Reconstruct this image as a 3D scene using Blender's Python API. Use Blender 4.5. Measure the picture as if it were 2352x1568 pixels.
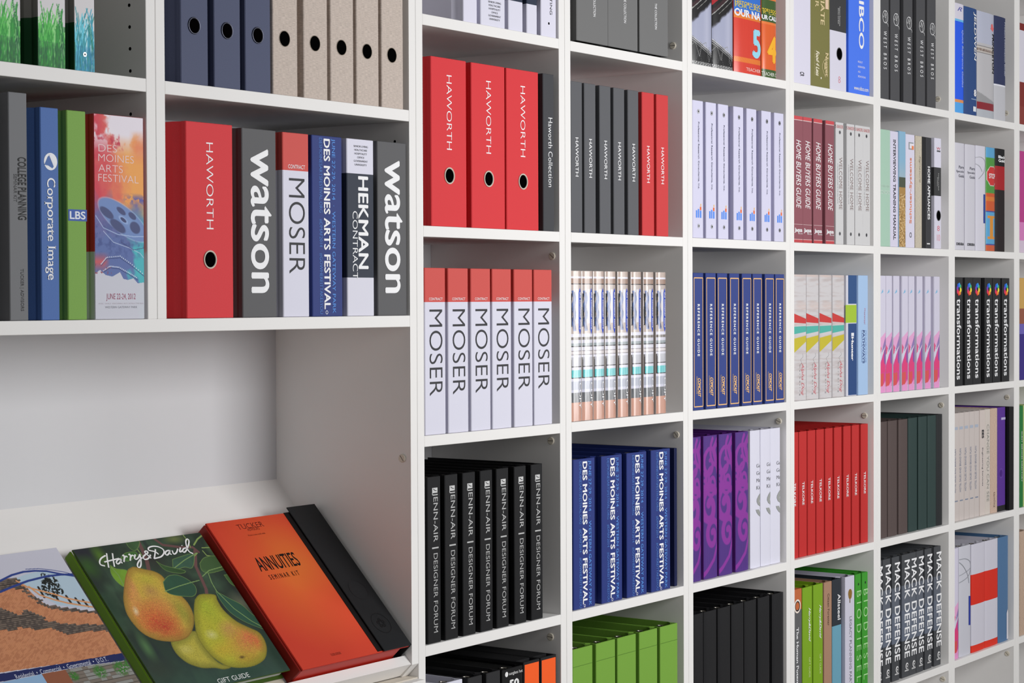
import bpy, bmesh, math, random
import numpy as np
from mathutils import Matrix, Vector
random.seed(7)
for o in list(bpy.data.objects): bpy.data.objects.remove(o)
SC = bpy.context.scene
COL = SC.collection
Z0 = 1.5                     # camera height above the floor (m)
# ------------------------------------------------------------------ camera
FPX = 4650.47; YAW = 0.955946; PIT = -0.020391; ROL = -0.004158
CAM = Vector((-2.728226, -2.125109, Z0))
Fv = Vector((math.sin(YAW)*math.cos(PIT), math.cos(YAW)*math.cos(PIT), math.sin(PIT)))
R0 = Vector((math.cos(YAW), -math.sin(YAW), 0)); U0 = R0.cross(Fv)
Rv = R0*math.cos(ROL)+U0*math.sin(ROL); Uv = -R0*math.sin(ROL)+U0*math.cos(ROL)
cd = bpy.data.cameras.new('camera'); cam = bpy.data.objects.new('camera', cd); COL.objects.link(cam)
cd.lens = FPX/2352*36; cd.sensor_width = 36; cd.clip_end = 60
cam.matrix_world = Matrix(((Rv.x, Uv.x, -Fv.x, CAM.x), (Rv.y, Uv.y, -Fv.y, CAM.y), (Rv.z, Uv.z, -Fv.z, CAM.z), (0, 0, 0, 1)))
SC.camera = cam
# ------------------------------------------------------------------ light
w = bpy.data.worlds.new('world'); SC.world = w; w.use_nodes = True
w.node_tree.nodes['Background'].inputs[0].default_value = (.97, .98, 1, 1)
w.node_tree.nodes['Background'].inputs[1].default_value = .125
def area(name, loc, aim, sx, sy, power, col=(1, 1, 1)):
    l = bpy.data.lights.new(name, 'AREA'); l.shape = 'RECTANGLE'; l.size = sx; l.size_y = sy; l.energy = power; l.color = col
    o = bpy.data.objects.new(name, l); COL.objects.link(o); o.location = loc
    o.rotation_euler = (Vector(aim)-Vector(loc)).to_track_quat('-Z', 'Y').to_euler()
    return o
area('softbox_key', (.7, -2.5, 1.86), (.7, 0, 1.4), 1.3, 1.1, 54)
area('softbox_left', (-2.6, -3.4, 2.0), (0, 0, 1.2), 1.4, 1.6, 12)
area('softbox_right', (3.7, -2.4, 1.7), (3.0, 0, 1.4), 1.0, 1.4, 28)
SC.view_settings.view_transform = 'Standard'; SC.view_settings.look = 'None'
SC.view_settings.gamma = 1; SC.view_settings.exposure = 0; SC.view_settings.use_curve_mapping = False

# ------------------------------------------------------------------ helpers
def lin(c):
    return [((v/255)/12.92 if v/255 <= .04045 else ((v/255+.055)/1.055)**2.4) for v in c[:3]]
MATS = {}
def M(col, rough=.55, kind='plain', spec=.18):
    """procedural material: kind plain / cloth / linen / gloss / metal / laminate / vinyl / foil"""
    key = (tuple(col), rough, kind, spec)
    if key in MATS: return MATS[key]
    m = bpy.data.materials.new('%s_%d_%d_%d' % ((kind,)+tuple(int(c) for c in col[:3]))); m.use_nodes = True
    nt = m.node_tree; b = nt.nodes['Principled BSDF']
    L = lin(col)+[1]
    if max(col[:3]) < 13: spec = 0
    b.inputs['Base Color'].default_value = L; b.inputs['Roughness'].default_value = rough
    b.inputs['Specular IOR Level'].default_value = spec
    tc = nt.nodes.new('ShaderNodeTexCoord')
    def noise(scale, vec=None, detail=3):
        n = nt.nodes.new('ShaderNodeTexNoise'); n.inputs['Scale'].default_value = scale; n.inputs['Detail'].default_value = detail
        nt.links.new(vec or tc.outputs['Object'], n.inputs['Vector']); return n
    def bump(h, st, dist):
        bp = nt.nodes.new('ShaderNodeBump'); bp.inputs['Strength'].default_value = st; bp.inputs['Distance'].default_value = dist
        nt.links.new(h, bp.inputs['Height']); nt.links.new(bp.outputs[0], b.inputs['Normal'])
    def vary(n, a, c):
        mx = nt.nodes.new('ShaderNodeMix'); mx.data_type = 'RGBA'
        mx.inputs[6].default_value = [min(1, v*a) for v in L[:3]]+[1]; mx.inputs[7].default_value = [min(1, v*c) for v in L[:3]]+[1]
        nt.links.new(n, mx.inputs[0]); nt.links.new(mx.outputs[2], b.inputs['Base Color'])
    if kind == 'cloth':
        n = noise(900); bump(n.outputs[0], .25, .0003); vary(n.outputs[0], .84, 1.16)
    elif kind == 'linen':
        mp = nt.nodes.new('ShaderNodeMapping'); mp.inputs['Scale'].default_value = (120, 120, 1300); nt.links.new(tc.outputs['Object'], mp.inputs[0])
        mp2 = nt.nodes.new('ShaderNodeMapping'); mp2.inputs['Scale'].default_value = (1300, 120, 90); nt.links.new(tc.outputs['Object'], mp2.inputs[0])
        a = noise(1, mp.outputs[0]); c = noise(1, mp2.outputs[0])
        ad = nt.nodes.new('ShaderNodeMath'); ad.operation = 'MULTIPLY_ADD'; ad.inputs[1].default_value = 1.6; 
        nt.links.new(a.outputs[0], ad.inputs[0]); 
        sb = nt.nodes.new('ShaderNodeMath'); sb.operation = 'SUBTRACT'; sb.inputs[1].default_value = .8
        nt.links.new(c.outputs[0], sb.inputs[0]); nt.links.new(sb.outputs[0], ad.inputs[2])
        vary(ad.outputs[0], .72, 1.25); bump(ad.outputs[0], .3, .0004)
    elif kind == 'laminate':
        n = noise(3.5, detail=2); vary(n.outputs[0], .97, 1.02); n2 = noise(500); bump(n2.outputs[0], .05, .0002)
    elif kind == 'vinyl':
        n = noise(700); bump(n.outputs[0], .15, .0002)
    elif kind == 'gloss':
        b.inputs['Roughness'].default_value = max(rough, .42); b.inputs['Specular IOR Level'].default_value = .25
        n = noise(30); bump(n.outputs[0], .08, .001)
    elif kind == 'metal':
        b.inputs['Metallic'].default_value = 1; n = noise(200); bump(n.outputs[0], .05, .0003)
    elif kind == 'foil':
        b.inputs['Metallic'].default_value = .15; n = noise(500); vary(n.outputs[0], .55, 1.4)
    else:
        n = noise(60); vary(n.outputs[0], .985, 1.015)
    MATS[key] = m; return m
def print_mat(gloss=False):
    key = ('print', gloss)
    if key in MATS: return MATS[key]
    m = bpy.data.materials.new('printed_paper'+('_gloss' if gloss else '')); m.use_nodes = True
    nt = m.node_tree; b = nt.nodes['Principled BSDF']; a = nt.nodes.new('ShaderNodeVertexColor'); a.layer_name = 'ink'
    nt.links.new(a.outputs[0], b.inputs['Base Color']); b.inputs['Roughness'].default_value = .2 if gloss else .55; b.inputs['Specular IOR Level'].default_value = .5 if gloss else .3
    if gloss: b.inputs['Coat Weight'].default_value = .5; b.inputs['Coat Roughness'].default_value = .1
    MATS[key] = m; return m
def mesh(name, verts, faces, mats, mi=None, smooth=False):
    me = bpy.data.meshes.new(name); me.from_pydata([tuple(v) for v in verts], [], faces)
    for m in (mats if isinstance(mats, (list, tuple)) else [mats]): me.materials.append(m)
    if mi: me.polygons.foreach_set('material_index', mi)
    if smooth: me.polygons.foreach_set('use_smooth', [True]*len(me.polygons))
    me.update(); return me
def link(name, me, parent=None, loc=None):
    o = bpy.data.objects.new(name, me); COL.objects.link(o)
    if parent: o.parent = parent
    if loc: o.location = loc
    return o
def tag(o, label=None, cat=None, group=None, kind=None):
    if label: o['label'] = label
    if cat: o['category'] = cat
    if group: o['group'] = group
    if kind: o['kind'] = kind
    return o
def empty(name, loc=(0, 0, 0)):
    o = bpy.data.objects.new(name, None); o.empty_display_size = .05; COL.objects.link(o); o.location = loc; return o
def boxmesh(name, x0, x1, y0, y1, z0, z1, m, bev=.0006):
    bm = bmesh.new(); bmesh.ops.create_cube(bm, size=1)
    for v in bm.verts:
        v.co = ((x0+x1)/2+v.co.x*(x1-x0), (y0+y1)/2+v.co.y*(y1-y0), (z0+z1)/2+v.co.z*(z1-z0))
    if bev: bmesh.ops.bevel(bm, geom=bm.edges[:], offset=bev, segments=1, affect='EDGES')
    me = bpy.data.meshes.new(name); bm.to_mesh(me); bm.free(); me.materials.append(m); return me
def box(name, x0, x1, y0, y1, z0, z1, m, parent=None, bev=.0006):
    return link(name, boxmesh(name, x0, x1, y0, y1, z0, z1, m, bev), parent)
def prismX(name, prof, x0, x1, m, parent=None):
    n = len(prof); v = [(x0, y, z) for y, z in prof]+[(x1, y, z) for y, z in prof]
    f = [tuple(range(n)), tuple(range(2*n-1, n-1, -1))]+[(i, i+n, (i+1) % n+n, (i+1) % n) for i in range(n)]
    me = mesh(name, v, f, m); bm = bmesh.new(); bm.from_mesh(me); bmesh.ops.recalc_face_normals(bm, faces=bm.faces[:]); bm.to_mesh(me); bm.free()
    return link(name, me, parent)
# a face = plane with origin O and axes ex (right), ez (up), ey (into the thing)
def ray(x, y): return (Fv+Rv*((x-1176)/FPX)-Uv*((y-784)/FPX))
class Face:
    def __init__(s, O, ex=(1, 0, 0), ey=(0, 1, 0), ez=(0, 0, 1)):
        s.O = Vector(O); s.ex = Vector(ex); s.ey = Vector(ey); s.ez = Vector(ez)
    def at(s, x, y):
        r = ray(x, y); t = (s.O-CAM).dot(s.ey)/r.dot(s.ey); p = CAM+r*t-s.O
        return p.dot(s.ex), p.dot(s.ez)
    def box(s, cx, cy, wp, hp):
        a = s.at(cx-wp/2, cy)[0]; b = s.at(cx+wp/2, cy)[0]; c = s.at(cx, cy+hp/2)[1]; d = s.at(cx, cy-hp/2)[1]; q = s.at(cx, cy)
        return q[0], q[1], b-a, d-c
def on_side(x, y, X):        # pixel -> point of the vertical side plane at X
    r = ray(x, y); t = (X-CAM.x)/r.x; return CAM+r*t

# ---- lettering: the built-in font turned into flat meshes, fitted to a box
TXT = {}
def glyphs(s, bold=0., serif=False, shear=0., space=1.):
    key = (s, bold, serif, shear, space)
    if key in TXT: return TXT[key]
    c = bpy.data.curves.new('t', 'FONT'); c.body = s; c.resolution_u = 6 if len(s) < 9 else (4 if len(s) < 20 else 2); c.offset = min(bold, 0); c.shear = shear; c.space_character = space; c.space_line = .95
    if '\n' in s: c.align_x = 'CENTER'
    o = bpy.data.objects.new('t', c); COL.objects.link(o)
    me = bpy.data.meshes.new_from_object(o.evaluated_get(bpy.context.evaluated_depsgraph_get()))
    v = [tuple(q.co)[:2] for q in me.vertices]; f = [tuple(p.vertices) for p in me.polygons]
    if serif:
        cnt = {}
        for p in f:
            for i in range(len(p)):
                e = tuple(sorted((p[i], p[(i+1) % len(p)]))); cnt[e] = cnt.get(e, 0)+1
        for (a, b), k in cnt.items():
            if k != 1: continue
            (xa, ya), (xb, yb) = v[a], v[b]
            if abs(ya-yb) < .004 and .04 < abs(xa-xb) < .19:
                x0, x1 = min(xa, xb)-.055, max(xa, xb)+.055; up = ya > .3; y0, y1 = (ya-.03, ya) if up else (ya, ya+.03)
                n = len(v); v += [(x0, y0), (x1, y0), (x1, y1), (x0, y1)]; f.append((n, n+1, n+2, n+3))
    if bold > 0:
        n = len(v); d = bold*1.25; v0, f0 = list(v), list(f); v, f = [], []
        for i, (dx, dy) in enumerate(((-d, 0), (d, 0), (0, -d*.8), (0, d*.8))): v += [(x+dx, y+dy) for x, y in v0]; f += [tuple(a+i*n for a in g) for g in f0]
    bpy.data.objects.remove(o); bpy.data.meshes.remove(me); bpy.data.curves.remove(c)
    A = np.array(v); mn, mx = A.min(0), A.max(0); A = (A-(mn+mx)/2)/np.maximum(mx-mn, 1e-6); lay = np.arange(len(A))*(4 if bold > 0 else 1)//len(A); A = np.column_stack([A, lay*.00007])
    TXT[key] = (A, f); return TXT[key]
def smooth_line(pts, k=6):
    P = [np.array(p, float) for p in pts]; P = [2*P[0]-P[1]]+P+[2*P[-1]-P[-2]]; o = []
    for i in range(1, len(P)-2):
        for j in range(k):
            t = j/k; a, b, c, d = P[i-1:i+3]
            o.append(.5*((2*b)+(c-a)*t+(2*a-5*b+4*c-d)*t*t+(-a+3*b-3*c+d)*t**3))
    o.append(P[-2]); return o
def ribbon(pts, wd, smooth=True, closed=False):
    p = smooth_line(pts) if smooth else [np.array(q, float) for q in pts]
    if closed: p = p+[p[0]]
    v = []; f = []
    for i, q in enumerate(p):
        t = p[min(i+1, len(p)-1)]-p[max(i-1, 0)]; t = t/(np.linalg.norm(t)+1e-9); n = np.array([-t[1], t[0]])*wd/2
        v += [tuple(q+n), tuple(q-n)]
        if i: k = 2*i; f.append((k-2, k-1, k+1, k))
    return v, f
# ---- painter: colours computed on a fine grid, carried by the print itself
def hash2(ix, iy, seed): 
    v = np.sin(ix*127.1+iy*311.7+seed*74.7)*43758.5453; return v-np.floor(v)
def vnoise(x, y, seed=0):
    ix, iy = np.floor(x), np.floor(y); fx, fy = x-ix, y-iy; fx = fx*fx*(3-2*fx); fy = fy*fy*(3-2*fy)
    a = hash2(ix, iy, seed); b = hash2(ix+1, iy, seed); c = hash2(ix, iy+1, seed); d = hash2(ix+1, iy+1, seed)
    return (a*(1-fx)+b*fx)*(1-fy)+(c*(1-fx)+d*fx)*fy
def fbm(x, y, seed=0, o=4):
    s = 0; a = .5
    for i in range(o): s = s+a*vnoise(x*2**i, y*2**i, seed+i); a /= 2
    return s/(1-.5**o)
class Paint:
    def __init__(s, x0, x1, z0, z1, nx, nz):
        s.X, s.Z = np.meshgrid(np.linspace(x0, x1, nx), np.linspace(z0, z1, nz)); s.C = np.zeros((nz, nx, 3)); s.n = (nx, nz)
        s.U = (s.X-x0)/(x1-x0); s.V = (s.Z-z0)/(z1-z0)
    def fill(s, c): s.C[:] = c
    def mix(s, m, c):
        m = np.clip(np.asarray(m, float), 0, 1)[..., None]; s.C = s.C*(1-m)+np.array(c, float)*m
    def poly(s, pts):
        m = np.zeros(s.X.shape, bool); n = len(pts)
        for i in range(n):
            (xa, ya), (xb, yb) = pts[i], pts[(i+1) % n]
            if ya == yb: continue
            c = ((ya > s.Z) != (yb > s.Z)) & (s.X < (xb-xa)*(s.Z-ya)/(yb-ya)+xa); m ^= c
        return m
    def blob(s, c, rx, rz, ang=0, soft=.3):
        dx, dz = s.X-c[0], s.Z-c[1]; ca, sa = math.cos(ang), math.sin(ang)
        d = np.sqrt(((dx*ca+dz*sa)/rx)**2+((-dx*sa+dz*ca)/rz)**2); return np.clip((1-d)/soft, 0, 1)
    def line(s, pts, wd, soft=.35):
        m = np.zeros(s.X.shape)
        for (xa, ya), (xb, yb) in zip(pts[:-1], pts[1:]):
            L = (xb-xa)**2+(yb-ya)**2+1e-12; t = np.clip(((s.X-xa)*(xb-xa)+(s.Z-ya)*(yb-ya))/L, 0, 1)
            d = np.hypot(s.X-xa-t*(xb-xa), s.Z-ya-t*(yb-ya)); m = np.maximum(m, np.clip((wd/2-d)/(wd/2*soft)+.5, 0, 1))
        return m
    def mesh(s, name, yf, gloss=False):
        nx, nz = s.n; x = s.X.ravel(); z = s.Z.ravel(); y = np.vectorize(yf)(s.X[0]); y = np.tile(y, nz)
        co = np.stack([x, y, z], 1).astype(np.float32)
        i = np.arange(nx-1)[None, :]+np.arange(nz-1)[:, None]*nx; q = np.stack([i, i+1, i+nx+1, i+nx], -1).reshape(-1)
        me = bpy.data.meshes.new(name); nf = (nx-1)*(nz-1)
        me.vertices.add(nx*nz); me.vertices.foreach_set('co', co.ravel()); me.loops.add(nf*4); me.loops.foreach_set('vertex_index', q.astype(np.int32))
        me.polygons.add(nf); me.polygons.foreach_set('loop_start', (np.arange(nf)*4).astype(np.int32)); me.update(calc_edges=True)
        me.polygons.foreach_set('use_smooth', np.ones(nf, bool))
        c = np.clip(s.C/255, 0, 1); c = np.where(c <= .04045, c/12.92, ((c+.055)/1.055)**2.4)
        at = me.color_attributes.new('ink', 'FLOAT_COLOR', 'POINT'); at.data.foreach_set('color', np.concatenate([c.reshape(-1, 3), np.ones((nx*nz, 1))], 1).astype(np.float32).ravel())
        me.materials.append(print_mat(gloss)); return me

# ------------------------------------------------------------------ furniture
WHITE = M((242, 240, 238), .42, 'laminate'); WBACK = M((218, 218, 221), .5, 'laminate'); TAN = M((214, 205, 192), .5, 'laminate')
STEEL = M((222, 214, 198), .4, 'plain', .5); CHROME = M((225, 220, 210), .28, 'metal'); HOLE = M((6, 6, 7), .8)
P = .4572; ZS = dict(a=Z0+.4902, b=Z0+.1283, c=Z0-.2323, d=Z0-.5936, e=Z0-.9594, l1=Z0+.3227, l2=Z0-.0252)
ROW = 'abcde'; TOP = Z0+.872
tag(link('floor', mesh('floor', [(-6, -6, 0), (8, -6, 0), (8, .33, 0), (-6, .33, 0), (-6, -6, -.1), (8, -6, -.1), (8, .33, -.1), (-6, .33, -.1)], [(0, 1, 2, 3), (7, 6, 5, 4), (0, 4, 5, 1), (1, 5, 6, 2), (2, 6, 7, 3), (3, 7, 4, 0)], M((150, 146, 140), .6, 'laminate'))), kind='structure')
tag(box('wall_back', -6, 8, .33, .45, 0, 2.9, M((225, 224, 222), .8, 'laminate'), bev=0), kind='structure')
def screw_mesh():
    bm = bmesh.new(); n = 20; r = .0072; h = .0024
    prof = [(r, 0), (r, h*.6), (r*.86, h), ]
    v = []; f = []
    for i, (rr, x) in enumerate(prof):
        for k in range(n): a = 2*math.pi*k/n; v.append((-x, rr*math.cos(a), rr*math.sin(a)))
        if i:
            for k in range(n): a = (i-1)*n; f.append((a+k, a+(k+1) % n, a+n+(k+1) % n, a+n+k))
    f.append(tuple(range(2*n, 3*n)))
    mi = [0]*len(f)
    s = .0006; L = r*.84; m0 = len(v)   # slot as a dark sunken bar
    for a, b in ((-L, -s), (L, -s), (L, s), (-L, s)): v.append((-h-.0001, a, b))
    f.append((m0, m0+1, m0+2, m0+3)); mi.append(1)
    return mesh('screw', v, f, [STEEL, M((104, 96, 84), .7)], mi)
SCREW = screw_mesh()
def screw(parent, x, y, X, rot=0):
    p = on_side(x, y, X); o = link('screw', SCREW, parent, p-Vector(parent.location)); o.rotation_euler = (rot, 0, 0); return o
def pin_hole(parent, x, y, X):
    p = on_side(x, y, X); n = 12; v = [(-.0003, .0026*math.cos(2*math.pi*k/n), .0026*math.sin(2*math.pi*k/n)) for k in range(n)]
    return link('pin_hole', mesh('pin_hole', v, [tuple(range(n))], HOLE), parent, p-Vector(parent.location))
ORD = ['first', 'second', 'third', 'fourth', 'fifth', 'sixth', 'seventh', 'eighth', 'ninth']
cols = []
for k in range(7):
    x0, x1 = k*P+.0004, (k+1)*P-.0004; t = .0193
    r = empty('bookcase', (x0, 0, 0)); X = x1-x0
    txt = ['directly beside the wide display cabinet, holding red lettered binders', 'with green open binders on its lowest visible shelf', 'with a row of plain black round-spined binders low down',
           'holding nine identical red binders below pale wood-look ones', 'holding a row of pink and white binders at mid height', 'holding six black binders with colourful flower logos', 'cut off at the right edge of the view'][k]
    tag(r, 'tall white bookcase column '+txt, 'bookcase', 'tall white bookcase columns standing side by side')
    box('side_panel', 0, t, 0, .305, 0, TOP, WHITE, r); box('side_panel', X-t, X, 0, .305, 0, TOP, WHITE, r)
    box('back_panel', .0002, X-.0002, .3052, .311, .05, TOP, WBACK, r, 0); box('top_panel', t, X-t, 0, .305, TOP-.019, TOP, WHITE, r)
    sh = boxmesh('shelf', t, X-t, 0, .3048, -.0189, 0, WHITE)
    for z in [ZS[c] for c in ROW]+[.175]: link('shelf', sh, r, (0, 0, z))
    box('plinth', t, X-t, .03, .048, 0, .156, WHITE, r, 0); cols.append(r)
def cx1(k): return (k+1)*P-.0197
for k, x, y, a in ((0, 1268.5, 588, .7), (0, 1266, 1012, 0), (0, 1265, 1462, .1), (1, 1546, 105, 0), (1, 1554, 998, .9), (2, 1789, 967, .4), (3, 1986, 954, 0), (4, 2162, 930, .9), (4, 2154.6, 227.6, 0), (4, 2165.8, 1559, .3), (5, 2313, 912, .2), (5, 2313.5, 1500.5, .8), (5, 2311, 260, .4)):
    screw(cols[k], x, y, cx1(k), a)
# wide display cabinet on the left
XL = -1.62
dc = empty('display_cabinet', (XL, 0, 0)); tag(dc, 'wide white display cabinet with sloping shelf bay left of the tall bookcase columns', 'cabinet')
def dbox(n, a, b, *q, m=WHITE, bev=.0006): return box(n, a-XL, b-XL, *q, m, dc, bev)
zt = ZS['l2']; PT = .0186
prof = [(0, TOP), (0, Z0-.6205), (.0224, Z0-.6436), (.305, Z0-.6436), (.305, TOP)]
prismX('side_panel', prof, -PT-XL, -.0006-XL, WHITE, dc); prismX('side_panel', prof, 0, PT, WHITE, dc)
dbox('back_panel', XL, -.0008, .3052, .311, .05, TOP, m=WBACK, bev=0)
dbox('fixed_shelf', XL+PT, -PT, 0, .3048, zt-.0193, zt); dbox('top_panel', XL+PT, -PT, 0, .305, TOP-.019, TOP)
dbox('divider_panel', -.6337, -.6150, 0, .3048, zt, TOP-.019); dbox('divider_panel', -.6144, -.5956, 0, .3048, zt, TOP-.019)
for a, b in ((XL+PT, -.6337), (-.5956, -PT)):
    for z in (ZS['l1'], Z0+.672): dbox('shelf', a, b, .0002, .3048, z-.0193, z)
AN = math.radians(46.6); SN = Vector((0, -math.sin(AN), math.cos(AN))); SD = Vector((0, -math.cos(AN), -math.sin(AN))); SP = Vector((0, .3077, Z0-.3155))
def sl(v, h): q = SP+SD*v+SN*h; return (q.y, q.z)
prismX('sloping_shelf', [sl(-.0, 0), sl(.4122, 0), sl(.4122, -.018), sl(0.012, -.018)], PT, -PT-XL, WHITE, dc)
prismX('front_lip', [sl(.4125, .0140), sl(.4313, .0140), sl(.4313, -.0195), sl(.4125, -.0195)], PT, -PT-XL, WHITE, dc)
dbox('base_top', XL, -.0008, .001, .305, Z0-.6630, Z0-.6440, m=TAN)
dbox('drawer_front', XL+.003, -.0035, -.0165, .0005, Z0-.96, Z0-.6460); dbox('drawer_front', XL+.003, -.0035, -.0165, .0005, Z0-1.42, Z0-.963)
dbox('base_side', -.0186, -.0008, .003, .305, .04, Z0-.6632); dbox('base_side', XL, XL+.018, .003, .305, .04, Z0-.6632); dbox('plinth', XL, -.001, .04, .058, 0, .05)
dbox('base_floor', XL+.02, -.02, .01, .3, .05, .068)
for q in ((924.5, 1052),): screw(dc, q[0], q[1], -PT-.0001, .9)
for q in ((297, 12), (298, 62), (299, 112), (299.6, 163), (300.5, 262)): pin_hole(dc, *q, -.6338)
pin_hole(dc, 907, 325, -PT-.0001)

# ------------------------------------------------------------------ binders
def cover_mesh(W, H, D, bands, style, t=.0028, flare=.0008, out=.0):
    """bands: [(ztop_fraction_from_bottom, material), ...] ascending; style flat/round/box"""
    Wc = W/2+flare
    if style == 'flat': half = [(Wc, D), (Wc, .024), (W/2-.0022, .0145), (W/2-.0004, .0085), (W/2, .0012), (W/2-.0012, 0)]
    elif style == 'round': half = [(W/2, D), (W/2, .030), (W/2-.0016, .024), (W/2, .018)]+[(W/2*k, RS(W)*k**4) for k in (1, .96, .9, .8, .62, .3)]
    else: half = [(W/2, D), (W/2, .0010), (W/2-.0010, 0)]
    L = [(-x, y) for x, y in half]; R = half[::-1]
    if out: R = [(x, y) for x, y in R[:-2]]+[(R[-2][0]+.002, R[-2][1]), (R[-1][0]+out, R[-1][1])]
    O = [np.array(q) for q in L+R]; n = len(O); I = []
    for i in range(n):
        tg = O[min(i+1, n-1)]-O[max(i-1, 0)]; tg = tg/np.linalg.norm(tg); I.append(O[i]+np.array([-tg[1], tg[0]])*t)
    # make sure inner side is inside
    if abs(I[0][0]) > abs(O[0][0]): I = [2*O[i]-I[i] for i in range(n)]
    e = .0007; lev = [(0, e)]+[(e, 0)]
    zz = [0]+[f*H for f, _ in bands]; zs = []; 
    zl = [(0, 1), (e, 0)]; zm = []
    for i, (f, m) in enumerate(bands):
        top = f*H if i < len(bands)-1 else H-e
        zl.append((top, 0)); zm.append(i)
    zl.append((H, 1)); mi_l = [0]+zm+[len(bands)-1]
    v = []; f = []; mi = []
    for z, ins in zl:
        for o_, i_ in zip(O, I): q = o_*(1)+((i_-o_)*.3 if ins else 0); v.append((q[0], q[1], z))
    nl = len(zl)
    for a in range(nl-1):
        for i in range(n-1): f.append((a*n+i, a*n+i+1, (a+1)*n+i+1, (a+1)*n+i)); mi.append(mi_l[a])
    b0 = len(v)
    for z in (zl[0][0], zl[-1][0]):
        for i_ in I: v.append((i_[0], i_[1], z))
    last = (nl-1)*n; mt = len(bands)-1
    for i in range(n-1):
        f.append((b0+i+1, b0+i, b0+n+i, b0+n+i+1)); mi.append(mt)
        f.append((last+i, last+i+1, b0+n+i+1, b0+n+i)); mi.append(mt)
        f.append((i+1, i, b0+i, b0+i+1)); mi.append(0)
    for i, s in ((0, 1), (n-1, -1)):
        q = [a*n+i for a in range(nl)]+[b0+n+i, b0+i]; f.append(tuple(q[::s])); mi.append(mt)
    me = mesh('cover', v, f, [m for _, m in bands], mi)
    return me
def RS(W): return min(.0026, W*.08)
def ring_mesh():
    v = []; f = []
    def tube(pts, r, n=6):
        b = len(v)
        for i, p in enumerate(pts):
            t = np.array(pts[min(i+1, len(pts)-1)])-np.array(pts[max(0, i-1)]); t = t/np.linalg.norm(t); a = np.cross(t, [0, 0, 1.]); a /= np.linalg.norm(a)+1e-9; c = np.cross(t, a)
            for k in range(n): q = np.array(p)+r*(math.cos(6.283*k/n)*a+math.sin(6.283*k/n)*c); v.append(tuple(q))
            if i:
                for k in range(n): o = b+(i-1)*n; f.append((o+k, o+(k+1) % n, o+n+(k+1) % n, o+n+k))
    for z in (.05, .14, .23, .2885):
        R = .011 if z < .26 else .006
        tube([(R*math.cos(a), .019+R*1.3*math.sin(a), z) for a in np.linspace(-.3, math.pi+.3, 12)], .0016)
    b = len(v); v.extend([(-.008, .008, .012), (.008, .008, .012), (.008, .008, .28), (-.008, .008, .28), (-.005, .0125, .012), (.005, .0125, .012), (.005, .0125, .28), (-.005, .0125, .28)])
    f.extend([(b, b+4, b+7, b+3), (b+4, b+5, b+6, b+7), (b+5, b+1, b+2, b+6), (b+3, b+7, b+6, b+2), (b, b+1, b+5, b+4)])
    return mesh('ring_mechanism', v, f, CHROME, smooth=True)
RING = ring_mesh()
NAMES = {}
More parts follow.
